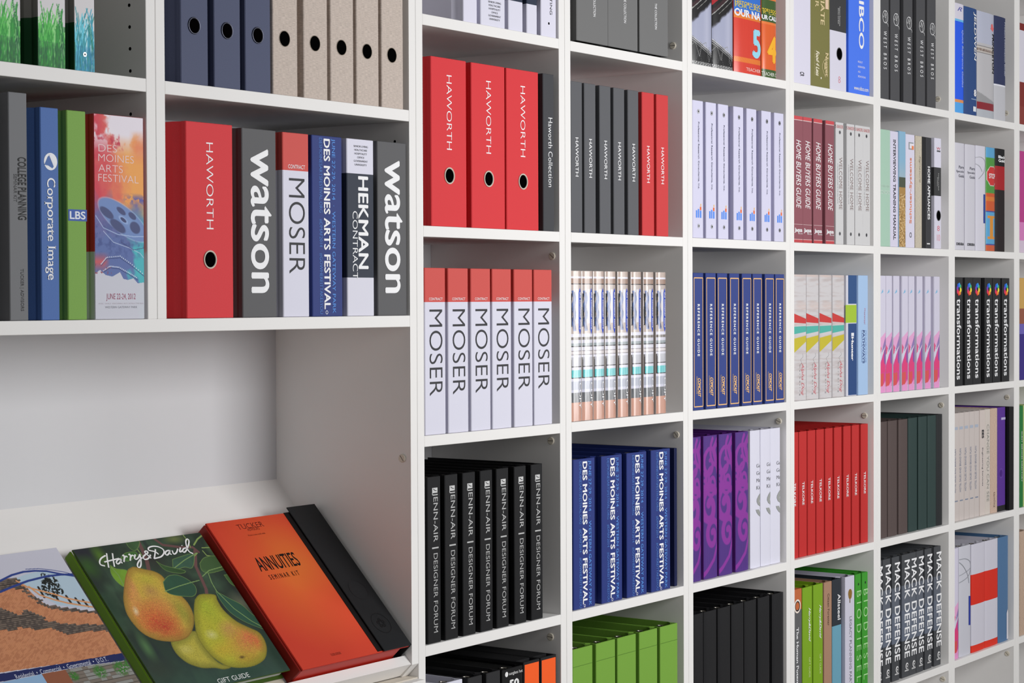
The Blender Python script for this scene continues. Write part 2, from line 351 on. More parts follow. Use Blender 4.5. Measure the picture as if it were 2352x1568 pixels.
class Binder:
    """one binder design standing (or lying) at `xs`; members are copies"""
    def __init__(s, members, zshelf, r=.004, H=.292, D=.27, style='flat', bands=None, col=(200, 200, 200), kind='vinyl', rough=.55, label='', group=None, name='ring_binder', cat='binder',
                 rings=False, pages=None, flare=.0008, wf=1., out=0., uniform=True, face=None, labels=None, order=True, hadj=True, yref=60):
        s.r = r; s.members = members; s.ms = []; s.sc = []; zshelf += .0004
        F = Face((0, r, zshelf))
        if face is None:
            for m in members:
                xl, xr = F.at(m[0], m[2] if len(m) > 2 and m[2] else yref)[0], F.at(m[1], m[2] if len(m) > 2 and m[2] else yref)[0]
                s.ms.append((xl, xr))
            W = sum(b-a for a, b in s.ms)/len(s.ms)*wf
            hs = [F.at(m[0], m[2])[1] for m in members if len(m) > 2 and m[2]]
            if hs and hadj: H = sum(hs)/len(hs)
            s.centers = [Vector(((a+b)/2, r, zshelf)) for a, b in s.ms]
            if len(s.ms) > 1:
                sp = min(b.x-a.x for a, b in zip(s.centers, s.centers[1:])); W = min(W, sp-.0004); flare = max(0, min(flare, (sp-W)/2-.0002))
            else: W -= .0003
            for i, c in enumerate(s.centers):
                if c.x > 0: k_ = math.floor(c.x/P); lo, hi = k_*P+.0200, (k_+1)*P-.0200
                elif c.x > -.605: lo, hi = -.5953, -.0189
                else: lo, hi = -1.6, -.6340
                s.sc.append(1)
                if i == 0 and len(s.ms) > 1 and c.x < lo+W/2+flare:
                    e1 = min(c.x+W/2+flare, s.centers[1].x-W/2-flare-.0002); s.sc[0] = max(.2, (e1-lo)/(W+2*flare)); c.x = (e1+lo)/2; continue
                c.x = min(max(c.x, lo+W/2+flare), hi-W/2-flare)
            s.face = Face(s.centers[0])
        else: s.face = face[0]; W = face[1]; s.centers = [s.face.O]
        s.W, s.H, s.D, s.style = W, H, D, style
        s.root = empty(name, s.centers[0]); s.label = label; s.labels = labels; s.group = group; s.cat = cat; s.order = order
        if face: s.root.matrix_world = Matrix([[s.face.ex[i], s.face.ey[i], s.face.ez[i], s.face.O[i]] for i in range(3)]+[[0, 0, 0, 1]])
        bm = [(f, M(c, rough, kind)) for f, c in bands] if bands else [(1, M(col, rough, kind))]
        if style == 'round': s.yf = lambda x: RS(W)*min(1, abs(x)/(W/2))**4-.00035
        else: s.yf = lambda x: -.00025
        s.cover = link('cover', cover_mesh(W, H, D, bm, style, flare=flare, out=out), s.root)
        if rings:
            o = link('ring_mechanism', RING, s.root); k = min(1, W/.034); o.scale = (k, k, H/.292)
        if pages:
            wi = W-.0075; link('pages', boxmesh('pages', -wi/2, wi/2, .02, D-.012, .004, H-pages[1], M(pages[0], .8)), s.root)
    def fc(s, m=0): return Face(s.centers[m], s.face.ex, s.face.ey, s.face.ez)
    def put(s, name, v, f, m, dy=0.):
        if s.style == 'round' and name != 'printed_band':
            bm = bmesh.new(); vs = [bm.verts.new((q[0], -q[2] if len(q) > 2 else 0, q[1])) for q in v]
            for q in f:
                try: bm.faces.new([vs[i] for i in q])
                except ValueError: pass
            xs = [q[0] for q in v]
            for x in np.arange(-s.W/2, s.W/2, s.W/20):
                if min(xs) < x < max(xs): bmesh.ops.bisect_plane(bm, geom=bm.verts[:]+bm.edges[:]+bm.faces[:], plane_co=(x, 0, 0), plane_no=(1, 0, 0))
            for q in bm.verts: q.co.y += s.yf(q.co.x)-dy-.0003
            me = bpy.data.meshes.new(name); bm.to_mesh(me); bm.free(); me.materials.append(m); return link(name, me, s.root)
        return link(name, mesh(name, [(q[0], s.yf(q[0])-dy-(q[2] if len(q) > 2 else 0), q[1]) for q in v], f, m), s.root)
    def text(s, t, cx, cy, wp, hp, col=(250, 250, 252), rot=True, m=0, name='title', rough=.5, kind='plain', local=None, flip=False, **k):
        x, z, w_, h_ = local or s.fc(m).box(cx, cy, wp, hp); A, f = glyphs(t, **k)
        V = [((x+b*w_, z-a*h_, d) if not flip else (x-b*w_, z+a*h_, d)) if rot else (x+a*w_, z+b*h_, d) for a, b, d in A]
        return s.put(name, V, f, M(col, rough, kind), .0001)
    def rect(s, cx, cy, wp, hp, col, m=0, name='printed_band', local=None, kind='plain', dy=0):
        x, z, w_, h_ = local or s.fc(m).box(cx, cy, wp, hp); n = 5
        v = [(x-w_/2+w_*i/n, z+q*h_/2) for q in (-1, 1) for i in range(n+1)]; f = [(i, i+1, n+2+i, n+1+i) for i in range(n)]
        return s.put(name, v, f, M(col, .5, kind), dy)
    def full(s, z0, z1, col, name='printed_band'):   # band over the whole spine width, z fractions
        return s.rect(0, 0, 0, 0, col, name=name, local=(0, (z0+z1)/2*s.H, s.W-.002, (z1-z0)*s.H))
    def poly(s, pts, col, m=0, name='printed_shape', px=True, kind='plain', dy=0, rough=.5):
        p = [s.fc(m).at(*q) for q in pts] if px else pts
        return s.put(name, p, [tuple(range(len(p)))], M(col, rough, kind), dy)
    def line(s, pts, wm, col, m=0, name='printed_line', px=True, smooth=True, kind='plain', dy=.0001, rough=.5):
        ls = pts if isinstance(pts[0][0], (tuple, list)) else [pts]; V = []; F = []
        for j_, q in enumerate(ls):
            p = [s.fc(m).at(*a) for a in q] if px else q; v, f = ribbon(p, wm, smooth); F += [tuple(i+len(V) for i in g) for g in f]; V += [(a[0], a[1], j_*.00005) for a in v]
        return s.put(name, V, F, M(col, rough, kind), dy)
    def circ(s, cx, cy, dpx, col, m=0, name='spot', local=None, kind='plain', rough=.5, n=24, dy=.0, inner=0.):
        x, z, _, d = local or s.fc(m).box(cx, cy, dpx, dpx)
        v = [(x+d/2*math.cos(6.28318*k/n), z+d/2*math.sin(6.28318*k/n)) for k in range(n)]
        if inner:
            v += [(x+d/2*inner*math.cos(6.28318*k/n), z+d/2*inner*math.sin(6.28318*k/n)) for k in range(n)]; f = [(k, (k+1) % n, n+(k+1) % n, n+k) for k in range(n)]
        else: f = [tuple(range(n))]
        return s.put(name, v, f, M(col, rough, kind), dy)
    def finger(s, cx, cy, hpx, m=0, ring=M((214, 204, 190), .3, 'gloss')):
        x, z, _, d = s.fc(m).box(cx, cy, hpx, hpx); s.circ(0, 0, 0, (5, 4, 5), local=(x, z, 0, d*.93), name='finger_hole', rough=.9, dy=.0001)
        v = []; f = []; n = 28; pr = [(d*.5, 0), (d*.5, -.0008), (d*.465, -.0016), (d*.42, -.0010), (d*.41, .0)]
        for i, (rr, y) in enumerate(pr):
            for k in range(n): a = 6.28318*k/n; v.append((x+rr*math.cos(a), y-.0003, z+rr*math.sin(a)))
            if i:
                for k in range(n): o = (i-1)*n; f.append((o+k, o+(k+1) % n, o+n+(k+1) % n, o+n+k))
        link('finger_ring', mesh('finger_ring', v, f, ring, smooth=True), s.root)
    def rivet(s, cx, cy, hpx, m=0):
        x, z, _, d = s.fc(m).box(cx, cy, hpx, hpx); s.circ(0, 0, 0, (215, 215, 220), local=(x, z, 0, d), name='rivet', kind='metal', rough=.2, inner=.45, n=14, dy=.0004)
        s.circ(0, 0, 0, (40, 40, 46), local=(x, z, 0, d*.5), name='rivet_hole', n=10, dy=.0003)
    def paint(s, fn, nx, nz, gloss=False, name='spine_print', z0=0.0, z1=1., xe=.0006):
        p = Paint(-s.W/2+xe, s.W/2-xe, z0*s.H+.0005, z1*s.H-.0005, nx, nz); fn(p, s); me = p.mesh(name, s.yf, gloss); return link(name, me, s.root)
    def done(s):
        n = len(s.centers); kids = [c for c in COL.objects if c.parent == s.root]; one_ = {}
        for c in kids: one_.setdefault(c.name.split('.')[0], c)
        for a, b in (('finger_hole', 'finger_ring'), ('rivet_hole', 'rivet'), ('embossed_ring', 'sleeve'), ('embossed_flower', 'sleeve'), ('crease', 'cover'), ('circle_pattern', 'cover'), ('cover_print', 'front_cover')):
            if b in one_:
                for c in kids:
                    if c.name.split('.')[0] == a: c.parent = one_[b]
        if 'rivet' in one_:
            rv = [c for c in kids if c.name.split('.')[0] == 'rivet']; rh = [c for c in kids if c.name.split('.')[0] == 'rivet_hole']
            for a, b in zip(rv, rh): b.parent = a
        for c in kids:
            k_ = c.name.split('.')[0]; lb_ = {'finger_ring': 'metal finger ring', 'ring_mechanism': 'silver ring mechanism', 'rivet': 'small metal rivet', 'gold_frame': 'gold frame line', 'sleeve': 'black side sleeve', 'orange_spine': 'bright orange spine panel'}.get(k_)
            if k_ in ('title', 'numeral', 'logo', 'subtitle', 'date') and c.data.materials:
                q_ = c.data.materials[0].name.split('_')[-3:]; r_, g_, b_ = [int(v.split('.')[0]) for v in q_]
                cn = 'white' if min(r_, g_, b_) > 214 else 'black' if max(r_, g_, b_) < 66 else 'light blue' if b_ > r_+50 and g_ > 120 else 'blue' if b_ > r_+40 else 'red' if r_ > g_+60 and b_ > g_-10 else 'orange' if r_ > b_+90 and g_ < 170 else 'gold' if r_ > b_+60 else 'grey'
                lb_ = cn+{'title': ' lettering', 'numeral': ' numeral', 'logo': ' logo', 'subtitle': ' smaller lettering', 'date': ' date line'}[k_]
            if lb_: c['label'] = lb_
        tree = [(c, [g for g in kids if g.parent == c]) for c in kids if c.parent == s.root]
        for i, c in enumerate(s.centers):
            if i == 0: r = s.root
            else:
                r = s.root.copy(); COL.objects.link(r); r.location = c
                for k, gs in tree:
                    q = k.copy(); COL.objects.link(q); q.parent = r
                    for g in gs: h = g.copy(); COL.objects.link(h); h.parent = q
            lb = s.labels[i] if s.labels else s.label+((', %s from left of %s' % (ORD[i] if i < n-1 else 'last', ['', '', 'two', 'three', 'four', 'five', 'six', 'seven', 'eight', 'nine'][n])) if n > 1 else '')
            tag(r, lb, s.cat, s.group)
            if getattr(s, 'sc', None) and s.sc[0] != 1: r.scale = (s.sc[0] if i == 0 else 1, 1, 1)
        return s
# ------------------------------------------------------------------ contents
def ZM(ox, oy, s): return lambda x0, y0, x1, y1: (ox+(x0+x1)/2/s, oy+(y0+y1)/2/s, abs(x1-x0)/s, abs(y1-y0)/s)
def ZP(ox, oy, s): return lambda pts: [(ox+x/s, oy+y/s) for x, y in pts]
RED = (220, 60, 66); DGREY = (98, 98, 100); NAVY = (46, 61, 126); INK = (60, 60, 64); LW = (226, 224, 240)
# --- left bays of the display cabinet
z = ZS['l1']
def grass(tint):
    def fn(p, b):
        p.fill((222, 219, 222)); p.mix((fbm(p.X*40+3, p.Z*25, 3)*1.6-.6)*(p.Z > .12), (190, 214, 232)); x = p.X/b.W; hgt = .072
        rnd = random.Random(5)
        base = (92, 196, 222) if tint else (74, 178, 74)
        p.mix((p.Z < hgt*.62+.012*fbm(p.X*500, p.Z*0, 8)), base); p.mix((p.Z < hgt*.8)*fbm(p.X*900, p.Z*60, 4)*1.5, (60, 150, 170) if tint else (40, 130, 52))
        for i in range(90):
            x0 = rnd.uniform(-.5, .5)*b.W; z0 = rnd.uniform(-.01, hgt*.5); L = rnd.uniform(.03, .062); d = rnd.uniform(-.016, .016)
            c = rnd.choice([(40, 150, 60), (96, 205, 92), (60, 170, 70), (150, 226, 140), (24, 110, 60)]) if not tint else rnd.choice([(60, 170, 200), (110, 214, 236), (50, 150, 160), (190, 236, 246), (40, 140, 120)])
            p.mix(p.line([(x0, z0), (x0+d*.4, z0+L*.6), (x0+d, z0+L)], .0016, .6), c)
        p.mix(fbm(p.X*500, p.Z*160, 11)*1.3*(p.Z < .035)-.35, (30, 84, 60) if not tint else (40, 120, 170))
    return fn
for xs, tint, lb in (((-20, 47, None), 0, 'binder printed with green grass under pale sky, cut off by left edge'), ((86, 150, None), 0, 'binder printed with green grass and pale sky, middle of three'), ((170, 217, None), 1, 'binder printed with turquoise blue grass and a silver rivet')):
    b = Binder([xs], z, r=.006, H=.292, label=lb, group='grass printed binders', bands=[(.23, (30, 76, 44)), (1, (142, 140, 136))], kind='gloss', flare=.003)
    b.paint(grass(tint), 44, 190)
    if tint: b.rivet(194.5, 125, 11)
    b.done()
zd = ZM(500, 0, 3.92)
b = Binder([(414.5, 478, None), (491, 552.3, None), (563.5, 620.5, None)], z, r=.004, H=.318, D=.28, col=(82, 88, 114), kind='cloth', label='navy cloth lever arch binder with black finger hole', group='navy cloth binders'); b.finger(445.5, 59, 40, ring=M((90, 92, 104), .4, 'metal')); b.done()
b = Binder([(625.5, 684, None), (696.5, 752.5, None), (760, 810.7, None), (818, 870, None), (877, 924.7, None)], z, r=.004, H=.318, D=.28, col=(202, 188, 178), kind='linen', rough=.8, label='beige linen binder with black finger hole', group='beige linen binders'); b.circ(653.5, 89, 35, (5, 5, 5), name='finger_hole'); b.circ(653.5, 89, 38, (150, 138, 124), name='finger_ring', inner=.93, dy=.0002); b.done()
for o in COL.objects: pass
z = ZS['l2']; zb = ZM(0, 380, 3.92); za = ZM(0, 0, 3.92)
def one(xs, z, label, **k): return Binder([xs], z, label=label, **k)
b = one((-76, -16, 215), z, 'black binder in deep shadow at the left edge beside grey kit box', r=.03, col=(20, 20, 22)); b.done()
b = one((18.5, 61.5, 210), z, 'grey seminar kit box with condensed dark lettering down its spine', r=.003, col=(122, 123, 126), style='box', name='kit_box', cat='box', group=None)
b.text('COLLEGE PLANNING', *za(160, 1415, 236, 1980), col=(30, 30, 32), bold=.014); b.text('SEMINAR KIT', *zb(122, 76, 152, 328), col=(60, 60, 62), name='subtitle'); b.text('TUCKER | ADVISORS', *zb(178, 930, 214, 1310), col=(60, 60, 62), name='small_lettering', serif=True); b.done()
b = one((91.5, 134, 245), z, 'slate blue binder with white serif lettering and round white emblem', r=.004, col=(82, 116, 180), kind='cloth', flare=.003)
b.text('Corporate Image', *zb(402, 112, 500, 1030), serif=True, bold=.004)
b.circ(*(116, 371)+(40,), (245, 246, 250), name='emblem'); q = ZP(0, 0, 3.92)
b.poly(q([(428, 1410), (440, 1400), (482, 1500), (470, 1515), (434, 1490), (398, 1482)]), (82, 116, 180), name='emblem', dy=.0002); b.poly(q([(440, 1395), (452, 1385), (495, 1480), (482, 1500)]), (240, 242, 250), name='emblem', dy=.0003); b.done()
b = one((152.5, 197, 252), z, 'green binder with small blue framed three-letter logo', r=.004, col=(128, 172, 80), kind='cloth', flare=.003)
b.rect(*zb(615, 396, 782, 500), (66, 98, 178), name='logo_plate'); b.text('LBS', *zb(626, 412, 768, 484), rot=False, col=(236, 240, 250), bold=.02, name='logo'); b.text('LBS', *zb(632, 418, 762, 478), rot=False, col=(66, 98, 178), bold=-.012, name='logo'); b.done()
# painted festival binder
def festival(p, b):
    q = ZP(0, 0, 3.92); f = b.fc(0); P1 = lambda pts: [f.at(*a) for a in q(pts)]; P2 = lambda pts: [f.at(*a) for a in ZP(0, 380, 3.92)(pts)]
    U, V = p.U, p.V; n1 = fbm(p.X*60, p.Z*60, 1); n2 = fbm(p.X*45+9, p.Z*45, 2); n3 = fbm(p.X*160, p.Z*160, 5)
    p.fill((232, 118, 96)); t = 1-V
    p.mix((U*1.3-.3+n1*.5-.2)*1.4, (244, 168, 86)); p.mix((.55-U+n2*.6-.35)*1.8, (214, 60, 80))
    p.mix(np.clip((.20-t)*9, 0, 1)*np.clip((n1-.38+.25*(U-.2))*6, 0, 1), (240, 232, 240)); p.mix(np.clip((.12-t)*20, 0, 1)*np.clip((U-.15-abs(t-.03)*4)*6, 0, 1), (238, 230, 240))
    p.mix(np.clip(1-abs(t-.15)/.09, 0, 1)*np.clip((U-.7)*6, 0, 1), (238, 140, 96)); p.mix(np.clip(1-abs(t-.13)/.05, 0, 1)*np.clip((n3-.5)*6, 0, 1)*(U < .6), (196, 40, 66))
    m = np.clip((t-.40+(n1-.5)*.16)*9, 0, 1); p.mix(m, (122, 100, 158)); p.mix(np.clip((t-.50+(n2-.5)*.2)*8, 0, 1), (92, 112, 172))
    p.mix(np.clip((t-.42)*6, 0, 1)*np.clip((U-.72+(n1-.5)*.6)*6, 0, 1), (72, 186, 196)); p.mix(np.clip(1-abs(t-.41)/.035, 0, 1)*np.clip((U-.5)*3, 0, 1)*(n3 > .42), (92, 92, 170))
    p.mix(np.clip(1-abs(t-.43)/.04, 0, 1)*np.clip((n2-.5)*8, 0, 1)*np.clip((U-.55)*4, 0, 1), (244, 190, 70))
    p.mix(np.clip(1-abs(t-.60)/.12, 0, 1)*np.clip((n3-.48)*4, 0, 1), (60, 78, 140)); p.mix(np.clip(1-abs(t-.72)/.05, 0, 1)*np.clip((.3-U)*8, 0, 1), (206, 88, 96))
    def ell(c, rx, rz, a, col, o=1, soft=.15): p.mix(p.blob(c, rx, rz, a, soft)*o, col)
    C = lambda x, y: P2([(x, y)])[0]; k = 1/3.92/1510*1.0
    sx = (C(1300, 500)[0]-C(900, 500)[0])/400; sz = 1/3.92/1510
    reel = C(1110, 490); ell(reel, 250*sx, 110*sz, -.5, (120, 150, 205), .75); ell(C(1080, 560), 240*sx, 100*sz, -.5, (84, 104, 160), .35)
    ell(reel, 262*sx, 122*sz, -.5, (176, 200, 232), .55, .04); ell(reel, 250*sx, 112*sz, -.5, (112, 140, 196), .95, .04); ell(C(1180, 520), 150*sx, 60*sz, -.5, (140, 170, 214), .5, .9)
    for x, y, rx, rz in ((960, 425, 75, 38), (1060, 545, 85, 45), (1215, 560, 55, 52), (1190, 455, 42, 28), (1090, 410, 50, 26)): ell(C(x, y), rx*sx, rz*sz, -.5, (62, 70, 116), .9, .2)
    ell(reel, 52*sx, 26*sz, -.5, (150, 176, 224), .9); ell(reel, 32*sx, 16*sz, -.5, (58, 66, 112), 1)
    pth = P2([(860, 450), (930, 560), (1060, 620), (1200, 640), (1300, 640)]); p.mix(p.line(pth, .0012)*.8, (184, 206, 240))
    pth = P2([(930, 590), (1020, 690), (1160, 740), (1260, 790), (1308, 850)]); p.mix(p.line(pth, .0010)*.8, (200, 214, 240)); pth = P2([(1090, 690), (1200, 760), (1308, 740)]); p.mix(p.line(pth, .0009)*.8, (50, 56, 110))
    for a in ([(910, 900), (960, 840), (1080, 830), (1180, 900), (1300, 1000)], [(930, 960), (990, 920), (1070, 930), (1160, 980), (1240, 1030)]):
        p.mix(p.line(P2(a), .0011)*.9, (44, 62, 120)); 
        for i in range(26): 
            s_ = i/26*(len(a)-1); j = int(s_); fr = s_-j; x = a[j][0]*(1-fr)+a[j+1][0]*fr; y = a[j][1]*(1-fr)+a[j+1][1]*fr; ell(C(x, y-14), 5*sx, 6*sz, 0, (220, 228, 244), .9)
    edge = P2([(840, 985), (870, 960), (900, 940), (950, 985), (1010, 1000), (1080, 960), (1110, 1020), (1150, 1030), (1200, 1015), (1240, 1060), (1310, 1050), (1320, 1500), (820, 1500)])
    p.mix(p.poly(edge)*.96, (212, 212, 222)); p.mix(np.clip((fbm(p.X*300, p.Z*300, 9)-.62)*8, 0, 1)*(abs(t-.755) < .025)*(U < .35), (150, 70, 90))
b = one((214.5, 328.5, 260), z, 'white binder with rainbow watercolour film reel artwork', r=.003, bands=[(.33, (212, 212, 222)), (1, (206, 60, 66))], kind='gloss', name='art_binder')
b.paint(festival, 190, 520)
for t, y in (('DES', 1302), ('MOINES', 1395), ('ARTS', 1485), ('FESTIVAL', 1575)):
    wd = {'DES': 165, 'MOINES': 318, 'ARTS': 218, 'FESTIVAL': 362}[t]; b.text(t, *za(886, y, 886+wd, y+66), rot=False, col=(240, 214, 214), bold=-.014, name='title')
b.text('JUNE 22-24, 2012', *zb(957, 1152, 1220, 1220), rot=False, col=(152, 60, 92), name='date'); b.text('WESTERN GATEWAY PARK', *zb(946, 1265, 1236, 1284), rot=False, col=(120, 120, 130), name='small_lettering'); b.text('MUSIC  DANCE  PERFORMING ARTS  INTERACTIVE FILM', *zb(890, 1236, 1290, 1248), rot=False, col=(190, 180, 190), name='small_lettering'); b.done()
# right bay on the fixed shelf
zc = ZM(370, 260, 3.137)
b = one((426, 534, 277), z, 'wide red binder with white lettering and metal finger ring, leftmost in bay', r=.004, col=RED, kind='cloth', flare=.003); b.text('HAWORTH', *zc(325, 212, 375, 835), bold=-.012); b.finger(482.3, 596, 43); b.done()
b = Binder([(554, 634.5, 291), (868, 932.6, 325)], z, r=.004, col=DGREY, label='grey', flare=.003, labels=['dark grey binder with big bold white lettering beside the wide red binder', 'dark grey binder with big bold white lettering, rightmost in its bay'], group='dark grey binders with big white lettering')
b.text('watson', *zc(645, 256, 797, 1295), bold=.014); b.done()
MOS = dict(bands=[(.795, (224, 223, 238)), (1, (212, 84, 78))], kind='gloss', r=.003)
b = one((648.5, 708.5, 302.5), z, 'single white binder with red top band between grey and blue binders', flare=.002, **MOS); b.text('MOSER', *zc(922, 470, 1036, 1155), col=INK, bold=-.010, name='title'); b.text('CONTRACT', *zc(915, 372, 1036, 400), rot=False, name='subtitle'); b.done()
def dmaf(b, q, m=0, dx=0):
    b.text('DES MOINES ARTS FESTIVAL', *q[0], bold=.022, m=m); b.text('JUNE 27-29, 2014  ·  WESTERN GATEWAY PARK', *q[1], col=(96, 158, 238), m=m, name='date'); b.text('DESMOINESARTSFESTIVAL.ORG    #DMAF2014    #GOWHEREITTAKESYOU', *q[2], col=(86, 138, 214), m=m, name='small_lettering', bold=-.01)
    x, zz, w_, h_ = b.fc(m).box(*q[0]); b.circ(0, 0, 0, (245, 245, 250), local=(x-w_*.1, max(.0045, zz-h_/2-.005), 0, .006), name='registered_mark', inner=.7)
b = one((715.5, 785, 309), z, 'single royal blue binder with three columns of white and light blue lettering', r=.004, col=NAVY, kind='gloss'); dmaf(b, (zc(1172, 185, 1218, 1412), zc(1225, 185, 1255, 1442), zc(1138, 178, 1162, 1445))); b.done()
HK = [(.217, (224, 223, 236)), (.805, (52, 58, 72)), (1, (226, 225, 240))]
def hek(b, q1, q2, q3, m=0, flip=False):
    b.text('HEKMAN', *q1, bold=.02, m=m, name='title'); b.text('CONTRACT', *q2, m=m, name='subtitle', bold=-.006)
b = one((796, 857.7, 317), z, 'white binder with black middle band and small centred lines of text', r=.003, bands=HK, kind='gloss', flare=.003)
hek(b, zc(1420, 455, 1492, 1122), zc(1380, 705, 1416, 1195), None)
for i, t in enumerate(['SENIOR LIVING', 'HEALTHCARE', 'HOSPITALITY', 'OFFICE', 'GOVERNMENT', 'UNIVERSITY']):
    wd = [102, 92, 90, 50, 100, 86][i]; b.text(t, *zc(1438-wd/2, 233+i*26.5, 1438+wd/2, 247+i*26.5), rot=False, col=(90, 90, 96), name='small_lettering')
b.done()

# --- column 1
z = ZS['a']; z7 = ZM(940, 0, 5.2275)
b = one((1064.5, 1096, None), z, 'plain white binder on top shelf, leftmost of the cut-off white row', r=.004, col=LW, kind='gloss', flare=.004); b.done()
b = one((1104, 1160, None), z, 'wider white binder with six small centred lines near its bottom', r=.004, bands=[(.26, (224, 223, 238)), (1, (224, 223, 238))], kind='gloss', flare=.003)
for i, t in enumerate(['SENIOR LIVING', 'HEALTHCARE', 'HOSPITALITY', 'OFFICE', 'GOVERNMENT', 'UNIVERSITY']):
    wd = [152, 140, 138, 76, 148, 126][i]; b.text(t, *z7(1024-wd/2, 20+i*41, 1024+wd/2, 43+i*41), rot=False, col=(70, 70, 76), name='small_lettering')
b.done()
b = one((1168, 1201, None), z, 'white binder with dark navy band, left of the two banded ones', r=.004, bands=[(.185, (224, 223, 238)), (1, (42, 52, 72))], kind='gloss', group='white binders with navy band on the top shelf'); b.done()
b = one((1210, 1233.6, None), z, 'white binder with dark navy band, right of the two banded ones', r=.004, bands=[(.185, (224, 223, 238)), (1, (42, 52, 72))], kind='gloss', group='white binders with navy band on the top shelf'); b.done()
b = one((1242.5, 1277.6, None), z, 'white binder with vertical black capitals and small black hole, rightmost', r=.004, col=LW, kind='gloss'); b.text('SMELTING', *z7(1686, -210, 1714, 178), col=(50, 50, 56)); b.circ(*(1260.5, 54, 6), (10, 10, 12), name='finger_hole'); b.done()
z = ZS['b']; z8 = ZM(940, 280, 4.6125)
b = Binder([(987.8, 1072, 127.8), (1082.3, 1158.6, 141.8), (1163.8, 1235, 156)], z, r=.004, col=(222, 58, 64), kind='cloth', flare=.003, label='red lever arch binder with white lettering and metal finger ring', group='red lever arch binders in a row of three')
b.text('HAWORTH', 1031.5, 258.5, 11.8, 171, bold=-.012); b.finger(1032, 403.5, 39); b.done()
b = one((1247, 1272, 168), z, 'slim charcoal binder with white lowercase lettering beside three red binders', r=.004, col=(68, 69, 73), flare=.004); b.text('Haworth Collection', 1264, 350, 9.5, 159, bold=-.005); b.done()
z = ZS['c']; y5 = ZM(940, 560, 3.4075)
b = Binder([(974.6, 1023, 615), (1027.9, 1075.6, 615.5), (1080.9, 1126.3, 616.3), (1130, 1174, 617), (1181.5, 1221.7, 618), (1227, 1266.6, 618.6)], z, label='white binder with red top band', group='white binders with red tops in a row of six', **MOS)
b.text('MOSER', *y5(340, 511, 438, 1175), m=1, col=INK, bold=-.010); b.text('CONTRACT', *y5(336, 420, 438, 440), m=1, rot=False, name='subtitle'); b.done()
z = ZS['d']; y6 = ZM(940, 990, 3.075)
b = Binder([(982, 1011, 1097), (1022, 1050.6, 1091.5), (1063, 1091, 1086.6), (1102.6, 1131, 1081), (1140, 1167.6, 1076), (1180.7, 1208.3, 1070.7), (1218.7, 1246.7, 1066.4)], z, r=.004, flare=.003, col=(27, 27, 29), label='black binder with silver foil lettering', group='black binders with silver lettering', rings=True)
sil = dict(col=(196, 196, 196), kind='foil', rough=.4)
b.text('JENN-AIR', *y6(645, 370, 682, 702), m=4, **sil); b.text('|', *y6(642, 738, 688, 746), m=4, local=b.fc(4).box(*y6(645, 737, 687, 747)), **sil); b.text('DESIGNER FORUM', *y6(656, 778, 682, 1312), m=4, name='subtitle', bold=-.004, **sil)
x_, z_, w_, h_ = b.fc(4).box(*y6(646, 337, 680, 372)); b.rect(0, 0, 0, 0, (210, 210, 210), local=(x_, z_, w_, h_), name='emblem', kind='foil')
b.line([(x_-w_*.3, z_+h_*.3), (x_, z_), (x_+w_*.3, z_-h_*.1)], .0012, (40, 40, 42), px=False, name='emblem', dy=.0003); b.done()
z = ZS['e']; y7 = ZM(940, 1380, 6.533); y7p = ZP(940, 1380, 6.533)
b = one((1014, 1062.5, 1571), z, 'glossy white ring binder with silver rings, bottom left corner of column', r=.004, col=(226, 226, 240), kind='gloss', rings=True, pages=None); b.done()
b = Binder([(1074.7, 1107.6, 1556), (1117.6, 1149, 1548)], z, r=.004, col=(46, 46, 48), label='plain black binder beside the glossy white ring binder', group='plain black binders on the lowest visible shelf', rings=True, flare=.003); b.done()
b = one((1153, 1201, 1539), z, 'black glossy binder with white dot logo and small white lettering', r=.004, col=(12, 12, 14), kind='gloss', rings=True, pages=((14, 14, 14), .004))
b.circ(1163.5, 1548.5, 12, (240, 240, 240), name='emblem', m=0); b.text('sunglass hut', *y7(1495, 1040, 1700, 1100), rot=False, col=(230, 230, 230), name='subtitle'); b.text('50', *y7(1500, 1165, 1645, 1300), rot=False, col=(240, 240, 240), bold=.04); b.done()
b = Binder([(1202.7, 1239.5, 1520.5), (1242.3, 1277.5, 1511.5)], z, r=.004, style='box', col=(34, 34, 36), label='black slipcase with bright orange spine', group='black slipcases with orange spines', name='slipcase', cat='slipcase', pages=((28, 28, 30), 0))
b.rect(0, 0, 0, 0, (255, 100, 40), local=(0, b.H/2-.002, b.W-.0055, b.H-.006), name='orange_spine'); b.done()

# --- column 2
z = ZS['a']; y1 = ZM(1280, 0, 6.533)
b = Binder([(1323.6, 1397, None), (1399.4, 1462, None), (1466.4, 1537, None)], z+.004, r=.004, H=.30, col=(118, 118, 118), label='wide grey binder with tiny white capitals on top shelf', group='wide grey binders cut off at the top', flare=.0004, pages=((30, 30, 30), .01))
b.text('THE COLLECTION', *y1(1462, 50, 1494, 440), m=2); 
b.done()
for c in b.centers: pass
z = ZS['b']; y2 = ZM(1280, 180, 3.733)
g = 'grey and red binders in a row of seven'
b = Binder([(1311.6, 1335.9, 184.8), (1343, 1367, 190), (1377, 1402.7, 195.3), (1408.6, 1434.8, 200.6), (1441, 1467.5, 206)], z, r=.003, col=(96, 97, 101), kind='cloth', label='slim grey cloth binder with white lettering', group='slim grey binders with white lettering', flare=.003)
b.text('HAWORTH', *y2(402, 535, 427, 862), m=2); b.done()
b = Binder([(1474, 1502.9, 210.8), (1508.5, 1534, 215.6)], z, r=.003, col=(210, 64, 66), kind='cloth', labels=['slim red cloth binder with white lettering, next to the grey ones', 'slim red cloth binder with white lettering, rightmost in its row'], group='slim red binders with white lettering', flare=.003)
b.text('HAWORTH', *y2(768, 580, 792, 895), m=0); b.done()
z = ZS['c']; y3 = ZM(1280, 580, 3.733)
